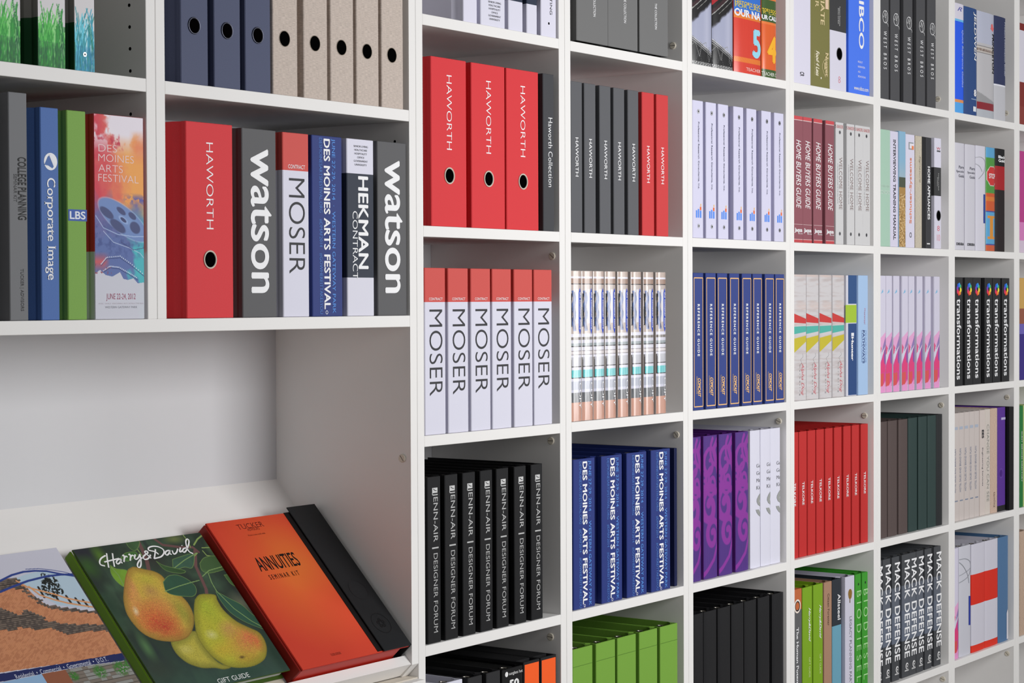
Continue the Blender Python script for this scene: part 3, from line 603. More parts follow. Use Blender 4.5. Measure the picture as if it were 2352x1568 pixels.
def store(p, b):
    V = 1-p.V; U = p.U; H = b.H
    p.fill((206, 188, 178)); p.mix(fbm(p.X*300, p.Z*30, 2)*.7*(V < .1), (182, 160, 150))
    def hb(a, c, col, o=1): p.mix(((V >= a) & (V < c))*o, col)
    hb(.035, .05, (236, 234, 246)); hb(.05, .085, (170, 142, 128)); hb(.083, .088, (40, 40, 50)); hb(.088, .42, (196, 182, 176)); hb(.42, .44, (232, 230, 244))
    # clothes: jeans and shirts on hangers
    sh = np.abs(U-.28+.05*np.sin(V*60))-.14; p.mix((sh < 0)*(V > .13)*(V < .40)*.95, (84, 108, 166)); p.mix((sh < 0)*(V > .14)*(V < .39)*np.clip((fbm(p.X*420, p.Z*60, 3)-.45)*6, 0, 1), (34, 44, 92))
    p.mix((np.abs(U-.07) < .06+.02*np.sin(V*50))*(V > .15)*(V < .37), (26, 26, 30)); p.mix((np.abs(U-.56) < .11)*(V > .12)*(V < .35)*.9, (226, 228, 240)); p.mix(((U > .3) & (U < .36) & (V > .10) & (V < .14)), (240, 240, 246))
    hb(.44, .46, (120, 112, 104)); hb(.46, .482, (214, 212, 226)); hb(.482, .50, (150, 160, 164)); hb(.50, .507, (36, 30, 30)); hb(.507, .53, (226, 224, 236)); hb(.53, .536, (50, 40, 40)); hb(.536, .555, (224, 216, 218)); hb(.555, .56, (46, 36, 34)); hb(.56, .575, (230, 228, 240))
    hb(.575, .635, (196, 196, 204)); hb(.635, .64, (40, 36, 36)); hb(.64, .66, (228, 226, 240)); hb(.66, .71, (92, 200, 204)); hb(.71, .715, (40, 36, 36)); hb(.715, .735, (226, 224, 240)); hb(.735, .79, (176, 180, 196)); hb(.79, .81, (206, 206, 224)); hb(.81, .875, (96, 98, 102)); hb(.875, 1.01, (206, 152, 132))
    p.mix(((V > .575) & (V < .715))*(U < .08+.1*(V-.575)), (60, 50, 46)); p.mix((V > .66)*(V < .71)*(np.abs(U-.78) < .1)*.7, (170, 226, 230)); p.mix((V > .875)*fbm(p.X*500, p.Z*40, 6)*.5, (226, 186, 170)); p.mix((V > .44)*(V < .875)*np.clip((fbm(p.X*700, p.Z*25, 7)-.5)*2, 0, .5), (240, 240, 248))
    p.mix((np.abs(U-.82) < .13*np.clip((V-.11)*30, 0, 1)*np.clip((.425-V)*30, 0, 1)), (52, 84, 206)); 
b = Binder([(1311.5, 1335.7, 622), (1336, 1363.6, 622.3), (1364, 1389, 622.3), (1389.5, 1417, 622.6), (1417.5, 1446.6, 622.6), (1448.8, 1476, 623), (1477, 1505, 624), (1505.5, 1533, 624.6)], z, r=.003, style='round', col=(200, 190, 186), kind='gloss', label='glossy round-spined binder printed with closet photo', group='glossy closet photo binders')
b.paint(store, 50, 320, True); b.text('the container store', 0, 0, 0, 0, local=(b.W*.32, b.H*.735, .0048, b.H*.25), bold=.02); b.text('COPY', 0, 0, 0, 0, local=(b.W*.30, b.H*.17, .0085, b.H*.17), bold=.01, name='subtitle'); b.done()
z = ZS['d']; y4 = ZM(1280, 980, 3.564)
b = Binder([(1319, 1364, 1056), (1380, 1430, 1048), (1440, 1484.5, 1041), (1494.6, 1539.8, 1034)], z, r=.006, col=(40, 56, 126), kind='gloss', label='royal blue binder with white and light blue lettering', group='royal blue lettered binders in a row of four', rings=True, flare=.004)
dmaf(b, (y4(434, 255, 470, 1398), y4(476, 246, 502, 1408), y4(406, 258, 426, 1430)), m=1); b.done()
r_ = b
sd = one((1549, 1555, 1029), z, 'thin dark blue binder cover behind the last royal blue binder', r=.012, col=(26, 34, 76), kind='gloss', name='slim_binder', flare=0, style='box'); sd.done()
z = ZS['e']; y8 = ZM(1280, 1360, 6.533)
b = Binder([(1315.5, 1361.5, 1491.6), (1369.5, 1412.9, 1477.9), (1417.8, 1461.4, 1465.6), (1467.5, 1510.8, 1453), (1518, 1554.5, 1441)], z, r=.004, col=(122, 168, 66), kind='cloth', label='bright green binder open at the top with silver rings', group='bright green binders', rings=True, flare=.003)
b.line([(-b.W/2+.001, b.H-.034), (b.W/2-.001, b.H-.034)], .0009, (84, 124, 44), px=False, smooth=False, name='crease'); b.done()
# --- column 3
z = ZS['a']; x1 = ZM(1560, 0, 6.533); x1p = ZP(1560, 0, 6.533)
def shoe(p, b):
    V = p.Z; U = p.U; p.fill((18, 18, 20)); d = V+.030*U
    p.mix((d > .062), (176, 180, 206)); p.mix(np.clip((d-.062)/.05, 0, 1)*(U > .2)*.0, (230, 230, 240)); p.mix(np.clip(1-abs(U-.75)/.2, 0, 1)*(d > .062)*.5, (206, 208, 228)); p.mix(np.clip(.25-U, 0, 1)*1.6*(d > .062), (130, 134, 160))
    for a, c in ((.0605, (230, 230, 240)), (.0565, (200, 200, 206)), (.052, (140, 140, 140))): p.mix(np.abs(d-a) < .0009, c)
    e = V-.052*U; p.mix(np.clip((e-.088+.01*fbm(p.X*60, p.Z*60))*160, 0, 1), (24, 22, 24)); p.mix(np.abs(e-.112) < .0011, (170, 170, 166)); p.mix((np.abs(e-.101) < .0007)*(U > .3), (150, 150, 146)); p.mix(np.abs(e-.118) < .004, (60, 34, 40))
    p.mix((e > .132), (176, 30, 42)); 
    q = [(-.5, .036), (-.3, .048), (-.1, .018), (.0, .044), (.2, .050), (.35, .010), (.5, .045)]; p.mix(p.line([(a*b.W, c) for a, c in q], .0012), (150, 150, 150)); p.mix(p.line([(a*b.W, .052-c) for a, c in q], .0009)*.7, (120, 120, 120))
    p.mix((V < .008)*(np.sin(p.X*900+V*300) > .5), (230, 230, 230))
b = Binder([(1588.5, 1634, None), (1634.5, 1686.7, None)], z, r=.006, style='round', col=(60, 60, 66), kind='gloss', flare=0, label='round-spined binder printed with glossy black and silver shoe photo', group='shoe photo binders'); b.paint(shoe, 60, 300, True); b.done()
def hist(red):
    def fn(p, b):
        V = p.Z; H = {1: (.017, .029, .121, .132), 0: (.021, .026, .124, .13)}[red]
        p.fill((226, 62, 44) if red else (236, 98, 38)); p.mix(fbm(p.X*300, p.Z*8, 3)*.35, (240, 80, 60) if red else (240, 120, 50))
        if red:
            p.mix((V > H[3]), (52, 120, 220)); p.mix((V > .118)*(V < .130)*(.6+.4*np.sin(p.X*1600)*np.sin(V*900)), (250, 176, 50)); p.mix((V > .0235)*(V < .034)*(.6+.4*np.sin(p.X*1600)*np.sin(V*900)), (250, 166, 50))
        else:
            p.mix((V > .124)*(V < .173), (66, 96, 44)); p.mix((V > .118)*(V < .124), (244, 130, 60)); p.mix(V < .019, (66, 96, 44)); p.mix((V > .173)*(V < .183), (244, 130, 60)); p.mix(V > .183, (214, 50, 40))
    return fn
b = one((1687, 1748.9, None), z, 'round-spined school binder with big pale blue numeral five', r=.006, style='round', col=(200, 60, 46), kind='gloss', flare=0, group=None); b.paint(hist(1), 50, 220, True)
b.text('HISTORY·SOC', *x1(845, 40, 1230, 92), rot=False, col=(236, 206, 70), bold=.02, name='small_lettering'); b.text('FOR CALI', *x1(845, 88, 1228, 140), rot=False, col=(220, 200, 90), bold=.01, name='small_lettering'); b.text('OUR NA', *x1(838, 158, 1234, 270), rot=False, col=(240, 240, 246), bold=.035, serif=True)
b.text('5', *x1(1095, 450, 1232, 880), rot=False, col=(156, 216, 238), bold=.035, name='numeral'); b.text('TEACHER', *x1(1003, 1032, 1232, 1080), rot=False, col=(244, 214, 206), serif=True, name='small_lettering'); b.done()
b = one((1750.6, 1784.5, None), z, 'round-spined orange school binder with big yellow numeral four', r=.006, style='round', col=(206, 90, 46), kind='gloss', flare=0); b.paint(hist(0), 40, 220, True)
b.text('TORY·SOCI', *x1(1250, 140, 1462, 188), rot=False, col=(236, 206, 70), bold=.02, name='small_lettering'); b.text('R  CAL', *x1(1266, 184, 1462, 224), rot=False, col=(220, 200, 90), name='small_lettering'); b.text('UR CALI', *x1(1244, 238, 1464, 305), rot=False, col=(240, 240, 246), bold=.035, serif=True); b.text('4', *x1(1318, 540, 1464, 950), rot=False, col=(250, 182, 46), bold=.035, name='numeral'); b.text('TEACHER C', *x1(1248, 1088, 1464, 1140), rot=False, col=(240, 240, 230), serif=True, name='small_lettering'); b.done()
z = ZS['b']; x2 = ZM(1560, 200, 4.125)
b = Binder([(1593, 1612.8, 229.6), (1623.5, 1643, 233.5), (1648.5, 1674, 238.8), (1684, 1708.4, 243.6), (1716, 1736.5, 249), (1748.6, 1772, 252.6), (1777.5, 1801, 257)], z, r=.002, col=(218, 216, 240), kind='gloss', flare=.0025, label='white binder with two rivets and blue orange stepped logo', group='white riveted binders in a row of seven')
b.rivet(1697.3, 269.5, 10.5, m=3); b.rivet(1697.8, 523.8, 9.5, m=3); b.text('Professional Research Consultants, Inc.', *x2(562, 382, 574, 998), m=3, col=(70, 74, 100), bold=.004)
for i, (x0, y0, x1_, y1_, c) in enumerate([(544, 1192, 556, 1260, (90, 146, 244)), (561, 1180, 573, 1260, (90, 146, 244)), (579, 1195, 592, 1262, (90, 146, 244)), (579, 1160, 592, 1192, (240, 112, 60)), (584, 1133, 591, 1156, (246, 196, 110))]): b.rect(*x2(x0, y0, x1_, y1_), c, m=3, name='logo_bar')
b.done()
z = ZS['c']; x3 = ZM(1560, 580, 4.125)
b = Binder([(1592, 1616, 626.5), (1621.8, 1643.6, 626.8), (1648.5, 1670.3, 627), (1676, 1698, 627.5), (1704, 1726.8, 628), (1728.5, 1751.5, 628.3), (1757.6, 1778, 629), (1781.8, 1800.7, 629.5)], z, r=.003, col=(54, 70, 138), kind='vinyl', flare=.003, label='blue binder with gold foil frame and gold emblem', group='blue gold framed binders in a row of eight')
GOLD = dict(col=(226, 178, 96), kind='foil', rough=.35); f = b.fc(3)
x0, z0, w_, h_ = f.box(*x3(485, 244, 563, 1428)); a_, c_ = x0-w_/2, x0+w_/2; d_, e_ = z0-h_/2, z0+h_/2
b.line([[(a_, d_), (c_, d_)], [(c_, d_), (c_, e_)], [(c_, e_), (a_, e_)], [(a_, e_), (a_, d_)]], .0021, (250, 196, 124), px=False, smooth=False, name='gold_frame', rough=.35)
b.text('REFERENCE GUIDE', *x3(515, 485, 535, 965), m=3, bold=.02, space=1.35); b.text('COMCAST', *x3(518, 1165, 544, 1340), m=3, bold=.03, shear=.4, col=(250, 200, 130), name='logo'); b.text('COMMUNICATIONS', *x3(506, 1150, 515, 1310), m=3, col=(250, 190, 110), kind='foil', rough=.3, name='small_lettering'); b.done()
z = ZS['d']; x4 = ZM(1560, 940, 3.732)
def swirl(p, b):
    p.fill((78, 44, 128)); p.mix((np.sin(p.X*2400) > .2)*.14, (120, 70, 170)); f = b.fc(3); c = (150, 50, 160); m = 0
    def sp(cx, cz, r, a0, turns=1.25, wd=.009, s=1):
        pts = [(cx+r*(1-i/22*.8)*math.cos(a0+s*i/22*turns*6.283), cz+1.25*r*(1-i/22*.8)*math.sin(a0+s*i/22*turns*6.283)) for i in range(23)]; return p.line(pts, wd, .3)
    W = b.W; H = b.H
    for q in (sp(-.1*W, .80*H, W*.55, 0), sp(.05*W, .66*H, W*.5, 1.5), sp(-.1*W, .50*H, W*.62, .8, wd=.018), sp(.1*W, .30*H, W*.5, .2, wd=.014), sp(.4*W, .88*H, W*.5, 2.2), sp(-.45*W, .70*H, W*.3, .4, s=-1)): m = np.maximum(m, q)
    m = np.maximum(m, p.line([(.5*W, .24*H), (.2*W, .13*H), (-.2*W, .07*H), (-.5*W, .03*H)], .009)); m = np.maximum(m, p.line([(.45*W, .97*H), (.1*W, .90*H), (.5*W, .74*H)], .008)); p.mix(m*.85, c)
b = Binder([(1581, 1610, 1009), (1617.5, 1648.4, 999.8), (1653, 1683, 996.5), (1689, 1721.8, 992)], z, r=.009, style='round', col=(92, 40, 128), kind='gloss', flare=0, label='purple round-spined binder with magenta swirls', group='purple swirl binders in a row of four', rings=True, rough=.35); b.paint(swirl, 60, 260, False); b.done()
b = Binder([(1724, 1748.5, 989.5), (1749.2, 1770.8, 986.5), (1771.5, 1793.6, 983.5)], z, r=.009, style='round', col=(224, 223, 238), kind='gloss', flare=0, label='white round-spined binder with grey letters and arc', group='white binders beside the purple swirl binders')
for i, t in enumerate(['Gui', 'Gui', 'Mat', 'Kit']): b.text(t, *x4(750, 452+i*62, 790, 484+i*62), rot=False, col=(150, 150, 156), m=1, name='lettering')
q = ZP(1560, 940, 3.732); b.poly(q([(786, 702), (768, 722), (754, 752), (752, 775), (762, 800), (786, 815), (786, 792), (778, 770), (786, 740)]), (160, 162, 160), m=1, name='arc_shape'); b.poly(q([(744, 843), (770, 840), (787, 870), (787, 902), (768, 890), (752, 868)]), (160, 162, 160), m=1, name='arc_shape'); b.done()
z = ZS['e']
b = Binder([(1589, 1615.6, 1414), (1619, 1647, 1405), (1650.6, 1679.3, 1397.5), (1682, 1709.6, 1390), (1710.8, 1739.5, 1381), (1742, 1770, 1374), (1774.5, 1802, 1366)], z, r=.001, style='round', col=(36, 36, 38), kind='vinyl', rough=.4, flare=0, label='plain black round-spined binder with tiny ring glints', group='plain black round-spined binders in a row of seven', rings=True); b.done()

# --- column 4
z = ZS['a']; x6 = ZM(1790, 0, 6.533); x6p = ZP(1790, 0, 6.533)
b = one((1822, 1862, None), z, 'wide white binder with tiny black monogram near its bottom', r=.004, col=(224, 221, 238), kind='gloss', flare=0); b.text('CR', *x6(310, 1078, 370, 1145), col=(40, 40, 44), bold=.02); b.done()
b = one((1862.3, 1906, None), z, 'olive green binder with cream capitals and two cream logos', r=.004, col=(126, 122, 70), kind='cloth', flare=0)
cr = (226, 206, 160); b.text('ASSOCIATE', *x6(615, -560, 676, 375), col=cr, bold=.012, name='title'); b.text('MEMBER', *x6(538, -520, 590, 108), col=cr, name='title'); b.text('Food 4 Less', *x6(545, 758, 598, 1140), col=(240, 232, 206), bold=.03, serif=True, shear=.3, name='logo'); b.text('Nugget', *x6(672, 790, 735, 1150), col=cr, bold=.02, serif=True, name='logo')
b.line(x6p([(690, 880), (655, 940), (645, 1010), (665, 1090), (690, 1160)]), .0012, cr, name='logo'); b.text('A COMPANY OF THE KROGER FAMILY', *x6(524, 750, 534, 1130), col=(200, 190, 140), name='small_lettering'); b.circ(*x6(612, 1152, 636, 1190)[:2]+(5,), (240, 236, 220), name='rivet', dy=.0004); b.rect(*x6(690, -300, 738, 138), (230, 200, 170), name='printed_bar'); b.done()
WB = [(.52, (224, 221, 236)), (.76, (58, 58, 60)), (1, (226, 224, 240))]
b = one((1906.5, 1944, None), z, 'white binder with black block, oval finger hole and red 8', r=.004, bands=[(.475, (222, 219, 234)), (.80, (58, 58, 60)), (1, (226, 224, 240))], kind='gloss', flare=0)
b.circ(1927.8, 124, 27, (8, 8, 8), name='finger_hole'); b.circ(1927.8, 124, 30, (225, 225, 225), name='finger_ring', inner=.88, kind='metal', rough=.2, dy=.0002); b.text('8', *x6(885, 1148, 915, 1244), col=(226, 110, 120), bold=-.02, name='numeral', rot=False); b.text('Ferguson Enterprises\nKitchen and Bath', *x6(878, 98, 914, 390), col=(214, 214, 214), name='small_lettering'); b.done()
b = one((1949.5, 1997.4, None), z, 'bright blue binder with bold white vertical lettering and web address', r=.004, col=(74, 124, 246), kind='gloss', flare=.002)
b.text('NIBCO', *x6(1192, -230, 1268, 735), bold=.02); 
for t, y, w_ in (('PRODUCT', 932, 70), ('INFORMATION', 1008, 104), ('AND', 1076, 36), ('SPECIFICATIONS', 1155, 116)): b.text(t, *x6(1178, y-14, 1178+w_, y+14), rot=False, name='small_lettering')
b.text('www.nibco.com', *x6(1120, 1302, 1334, 1362), rot=False, name='small_lettering', bold=.01); b.done()
z = ZS['b']; x7 = ZM(1790, 230, 4.354)
b = Binder([(1823, 1843.5, 264.5), (1844, 1864.8, 268), (1868, 1889, 272), (1895.6, 1916.3, 276)], z, r=.003, col=(146, 86, 96), kind='vinyl', flare=.001, label='dusty maroon binder with white italic lettering', group='dusty maroon binders in a row of four')
b.text('HOME BUYERS GUIDE', *x7(366, 423, 412, 1096), m=2, shear=.25); b.full(.972, 1, (206, 78, 84)); b.full(0, .022, (196, 70, 76)); b.full(.966, .972, (220, 196, 196)); b.full(.022, .027, (214, 180, 180)); b.full(.142, .145, (214, 190, 190))
b.text('Jaqua', *x7(350, 1288, 424, 1338), m=2, rot=False, bold=.03, serif=True, name='logo'); b.text('REALTORS', *x7(385, 1338, 428, 1350), m=2, rot=False, name='small_lettering'); b.done()
b = Binder([(1919.5, 1938, 279.5), (1944, 1964, 283), (1964.6, 1981.5, 286), (1982, 1998.2, 290)], z, r=.003, col=(212, 211, 212), kind='gloss', flare=.002, label='pale grey binder with thin serif capitals and two rivets', group='pale grey binders beside the maroon ones')
b.text('WELCOME HOME', *x7(708, 584, 737, 1100), m=1, col=(120, 92, 88), serif=True, bold=-.012); b.text('A HOMEOWNERS GUIDE TO THE NEW HOME', *x7(690, 645, 697, 1040), m=1, col=(150, 150, 156), name='small_lettering'); b.text('S BAKER', *x7(674, 265, 748, 298), m=1, rot=False, col=(208, 124, 124), serif=True, name='logo')
b.rivet(*x7(704, 320, 724, 356)[:2], 8.5, m=1); b.rivet(*x7(704, 1322, 724, 1358)[:2], 8.5, m=1); b.done()
z = ZS['c']; x8 = ZM(1790, 570, 4.354); x8p = ZP(1790, 570, 4.354)
def wood(p, b): p.fill((210, 206, 208)); p.mix(np.clip((fbm(p.X*20, p.Z*260, 4)-.45)*2.2, 0, .6), (186, 172, 170)); p.mix(np.clip((fbm(p.X*12, p.Z*90, 9)-.5)*3, 0, .7)*(p.V > .6), (216, 190, 180))
b = Binder([(1823.5, 1849.7, 630), (1850, 1881, 630.3), (1881.4, 1910, 630.8), (1910.6, 1939.3, 631.3)], z, r=.003, style='flat', col=(208, 204, 206), kind='gloss', flare=0, label='pale wood-look binder with red, teal and yellow wedges', group='pale wood-look binders with coloured wedges')
b.paint(wood, 14, 150)
W2 = b.W/2-.0007
def zz(y): return b.fc(2).at(1895, 570+y/4.354)[1]
for pts, c in (([(-W2, zz(645)), (W2, zz(700)), (W2, zz(747)), (-W2, zz(735))], (206, 62, 60)), ([(-W2, zz(775)), (W2, zz(772)), (W2, zz(828)), (-W2, zz(850))], (84, 182, 168)), ([(-W2, zz(893)), (W2, zz(866)), (W2, zz(925)), (-W2, zz(1035))], (202, 188, 54))): b.poly(pts, c, px=False, name='wedge', dy=.0001)
b.text('Alpha Dog', *x8(470, 1130, 502, 1450), m=2, col=(200, 70, 84), shear=.35, name='title'); b.text('m a r k e t i n g', *x8(455, 1150, 467, 1450), m=2, col=(90, 90, 96), name='subtitle'); b.line(x8p([(487, 1040), (492, 1070), (468, 1100), (480, 1130), (462, 1150)]), .0006, (80, 80, 84), m=2, name='flourish'); b.done()
b = one((1944, 1967.2, 632), z, 'navy spined binder with lime green block and white lettering', r=.003, col=(222, 221, 232), kind='gloss', flare=.003)
b.rect(*x8(688, 270, 771, 555), (48, 84, 136)); b.rect(*x8(688, 752, 771, 1466), (44, 76, 130)); b.rect(*x8(662, 566, 771, 744), (168, 200, 56)); b.text('Hunter', *x8(718, 880, 742, 1125), bold=.03, serif=True); b.rect(*x8(718, 845, 745, 878), (236, 238, 244), name='logo', dy=.0002); b.done()
b = one((1971.5, 1993.6, 632), z, 'light blue binder with small dark serif lettering', r=.003, col=(170, 200, 236), kind='gloss', flare=.003); b.text('PATHWAYS', *x8(833, 815, 852, 1150), serif=True, col=(60, 80, 140), bold=.01); b.text('STEM STUDENTS COLLEGE', *x8(860, 820, 868, 1140), col=(90, 120, 180), name='small_lettering'); b.text('CREATING CAREERS', *x8(822, 820, 829, 1140), col=(90, 120, 180), name='small_lettering'); b.text('Mississippi', *x8(845, 600, 860, 760), col=(190, 110, 130), name='logo'); b.done()
z = ZS['d']; w1 = ZM(1790, 910, 4.02)
b = Binder([(1816, 1833.5, 996), (1837, 1852, 993), (1855.7, 1873, 990), (1875.8, 1892.5, 987), (1895, 1913.5, 984), (1915.6, 1934, 981), (1937.5, 1954.7, 978), (1957.4, 1973.3, 975), (1978, 1993.5, 972.5)], z, r=.012, col=(196, 46, 45), kind='cloth', flare=.0025, label='red binder with small white serif lettering', group='red binders in a row of nine')
b.text('TELKORE', *w1(534, 735, 552, 942), m=5, serif=True, bold=.005); b.done()
z = ZS['e']; w2 = ZM(1790, 1270, 5.2625); w2p = ZP(1790, 1270, 5.2625)
b = one((1822, 1841, 1355), z, 'dark grey binder with orange top and round black emblem', r=.004, bands=[(.84, (96, 97, 99)), (1, (196, 106, 60))], kind='gloss', flare=.002)
b.circ(1831.5, 1392, 32, (240, 226, 214), name='emblem', inner=.72); b.circ(1831.5, 1392, 24, (30, 30, 34), name='emblem', inner=.8, dy=.0002); b.text('The Human Potential', *w2(204, 898, 232, 1680), serif=True, bold=.01); b.done()
b = Binder([(1843.5, 1865.6, 1350.5), (1868.5, 1889.8, 1344)], z, r=.004, col=(126, 168, 30), kind='gloss', flare=.003, label='lime green gift binder with white script lettering', group='lime green gift binders')
b.text('Harry&David', *w2(476, 622, 505, 1032), m=1, shear=.5, bold=.01, name='title'); b.text('GIFT GUIDE', *w2(485, 1215, 504, 1455), m=1, col=(206, 222, 150), name='subtitle'); b.done()
b = one((1892.8, 1910.6, 1338), z, 'tan brown binder with dark serif lettering', r=.004, col=(172, 134, 110), kind='cloth', flare=.001); b.text('Citizen Forester', *w2(583, 488, 605, 875), serif=True, col=(80, 60, 48)); b.done()
b = one((1912, 1932.3, 1332), z, 'binder with dark charcoal top and teal blue lower half', r=.004, bands=[(.63, (108, 164, 186)), (1, (44, 50, 58))], kind='gloss', flare=.0015); b.text('Allsteel', *w2(703, 490, 738, 802), serif=False, bold=.01); b.done()
b = one((1941.5, 1962.6, 1325.5), z, 'white binder with gold tree emblem and thin grey capitals', r=.004, col=(210, 208, 224), kind='gloss', flare=.004)
b.circ(*w2(826, 410, 884, 560)[:2]+(20,), (146, 112, 52), name='emblem'); b.circ(*w2(826, 460, 884, 560)[:2]+(17,), (146, 112, 52), name='emblem', dy=.0002); b.rect(*w2(848, 555, 858, 600), (120, 100, 80), name='emblem'); b.text('LEGACY PLANNING PARTNERS', *w2(848, 760, 874, 1760), col=(120, 120, 130), serif=True); b.done()
b = Binder([(1965, 1977, 1319.5), (1980, 1993.6, 1315.5)], z, r=.004, col=(62, 156, 46), kind='gloss', flare=.0012, label='vivid green binder with widely spaced pale capitals', group='vivid green binders at the right end'); b.text('B I O D I E S E L', *w2(1018, 430, 1070, 1520), m=1, col=(176, 222, 160), bold=-.006); b.circ(1987.5, 1337, 6, (30, 60, 30), name='rivet', m=1); b.done()

# --- column 5
z = ZS['a']; w3 = ZM(1990, 0, 5.405); w3p = ZP(1990, 0, 5.405)
b = Binder([(2022.5, 2039.6, None), (2045, 2067.7, None), (2075, 2097, None), (2105, 2125.4, None), (2130, 2149.5, None)], z, r=.004, col=(80, 80, 83), kind='vinyl', flare=.004, label='dark grey binder with white circled monogram and spaced capitals', group='dark grey monogram binders in a row of five')
b.circ(*w3(495, 205, 563, 365)[:2]+(29,), (220, 220, 222), name='monogram', m=2, inner=.88); b.line(w3p([(500, 265), (512, 290), (525, 240), (530, 300), (548, 240), (540, 215), (528, 235), (540, 300), (535, 350), (560, 375), (565, 405)]), .0012, (225, 225, 226), m=2, name='monogram'); b.text('WEST BROS', *w3(510, 460, 546, 920), m=2, space=1.9); b.done()
z = ZS['b']; w4 = ZM(1990, 270, 4.61)
b = one((2022, 2044.7, 295.6), z, 'mint green binder with faint white lettering', r=.003, col=(172, 206, 186), kind='gloss', flare=0); b.text('CONCORD', *w4(150, 770, 244, 808), rot=False, col=(222, 236, 228)); b.text('CONCORD', *w4(152, 712, 244, 740), rot=False, col=(200, 224, 210), name='subtitle'); b.done()
b = one((2045.2, 2063, 300), z, 'white binder with long black serif training title', r=.003, col=(220, 216, 236), kind='gloss', flare=.001); b.text('INTERVIEWING TRAINING MANUAL', *w4(284, 232, 310, 1295), col=(50, 50, 56), serif=True, bold=.01); b.done()
def field(p, b):
    V = p.V; p.fill((150, 196, 226)); p.mix(np.clip((.75-V)*4, 0, 1), (190, 200, 206)); p.mix((V < .605)*(V > .515), (84, 92, 76)); p.mix(V < .515, (186, 146, 84)); p.mix((V < .46)*np.clip((fbm(p.X*420, p.Z*420, 3)-.45)*5, 0, 1), (240, 206, 150)); p.mix((V < .46)*np.clip((.42-fbm(p.X*400+50, p.Z*400, 8))*7, 0, 1), (110, 78, 34))
b = one((2064.5, 2079.8, 300.4), z, 'narrow binder with photo of blue sky over golden crop field', r=.003, col=(150, 190, 220), kind='gloss', flare=.003); b.paint(field, 18, 240, True); b.done()
b = one((2080.6, 2100.8, 307), z, 'white binder with orange lettering and small bordered logo', r=.003, col=(224, 220, 238), kind='gloss', flare=0); b.text('Schluter-Systems', *w4(455, 425, 484, 1122), col=(240, 140, 96), flip=True, name='title', bold=.015); b.rect(*w4(447, 262, 498, 340), (150, 156, 160), name='logo'); b.rect(*w4(456, 275, 498, 328), (236, 232, 240), name='logo', dy=.0002); b.rect(*w4(478, 300, 500, 340), (240, 140, 90), name='logo', dy=.0003); b.circ(*w4(456, 1215, 480, 1270)[:2]+(12,), (30, 30, 34), name='emblem', inner=.7); b.done()
b = one((2103, 2117.6, 311), z, 'plain beige binder with faint script', r=.003, col=(204, 194, 176), kind='linen', flare=.001); b.text('Signature', *w4(556, 400, 576, 690), col=(160, 150, 130), shear=.4); b.done()
b = one((2118.8, 2126, 313.5), z, 'thin plain black binder left of black appliance binder', r=.003, col=(36, 36, 38), flare=0, style='box', name='slim_binder'); b.done()
b = one((2127, 2139, 314.8), z, 'narrow black binder with white lettering about home appliances', r=.003, col=(56, 56, 60), kind='gloss', flare=0, style='box'); b.text('HOME APPLIANCES', *w4(647, 518, 672, 1080), bold=.02); b.rect(*w4(640, 1328, 672, 1342), (220, 220, 220), name='small_lettering'); b.done()
b = one((2146.5, 2161.8, 316), z, 'white binder with black middle block and small finger hole', r=.003, bands=[(.478, (222, 219, 234)), (.735, (58, 58, 60)), (1, (226, 224, 240))], kind='gloss', flare=.003); b.circ(*w4(745, 985, 782, 1090)[:2]+(22,), (10, 10, 10), name='finger_hole'); b.circ(*w4(745, 985, 782, 1090)[:2]+(25,), (225, 225, 225), name='finger_ring', inner=.86, dy=.0002, kind='metal', rough=.2)
b.text('8', *w4(750, 1145, 774, 1200), rot=False, col=(230, 100, 116), bold=-.01, name='numeral'); b.text('10', *w4(748, 1238, 778, 1305), rot=False, col=(240, 150, 164), bold=-.01, name='numeral'); b.text('W', *w4(742, 315, 782, 342), rot=False, col=(214, 70, 80), name='logo'); b.rect(*w4(746, 348, 782, 364), (90, 90, 94), name='logo'); b.text('Kitchen and Bath\nProducts', *w4(748, 590, 768, 770), col=(200, 200, 200), name='small_lettering'); b.done()
z = ZS['c']
def pink(p, b):
    U, V = p.U, 1-p.V; W = b.W; H = b.H; p.fill((216, 212, 230)); P_ = lambda l: p.poly([((x-.5)*W, (1-y)*H) for x, y in l])
    p.mix(P_([(0, .54), (1, .48), (1, .56), (0, .66)]), (232, 170, 214)); p.mix(P_([(.55, .60), (1, .515), (1, .60), (.35, .66)])*.8, (130, 104, 170)); p.mix(P_([(0, .59), (.35, .62), (.2, .66), (0, .68)])*.8, (224, 70, 120))
    p.mix(P_([(0, .765), (.5, .68), (1, .60), (1, .90), (.85, 1), (0, 1)]), (216, 70, 150)); p.mix(P_([(.7, .66), (1, .60), (1, .76), (.7, .75)])*.9, (130, 90, 168)); p.mix(P_([(0, .79), (.6, .70), (.9, .77), (.9, .82), (0, .84)])*.6, (236, 60, 110)); p.mix(P_([(0, .84), (.7, .83), (.6, .93), (.3, .955), (0, .94)])*.9, (222, 86, 80)); p.mix(P_([(0, .95), (.5, .94), (.9, .90), (.95, 1), (0, 1)])*.95, (236, 160, 212))
b = Binder([(2020.5, 2033, 632.8), (2033.8, 2049, 633), (2050, 2067.2, 633.3), (2068.3, 2087.9, 633.5), (2086.5, 2100.3, 633.8), (2101.2, 2122.6, 634), (2123.4, 2139, 634.3), (2140.3, 2162.6, 634.6)], z, r=.003, col=(216, 212, 230), kind='gloss', flare=0, label='white binder with pink and purple diagonal shapes', group='pink and white binders in a row of eight'); b.paint(pink, 18, 190)
b.poly([(b.W*-.3, b.H*.845), (b.W*.1, b.H*.86), (b.W*.05, b.H*.885), ], (130, 190, 226), px=False, name='logo', dy=.0001); b.done()
z = ZS['d']
BR = dict(r=.012, style='round', kind='cloth', flare=0, rough=.6)
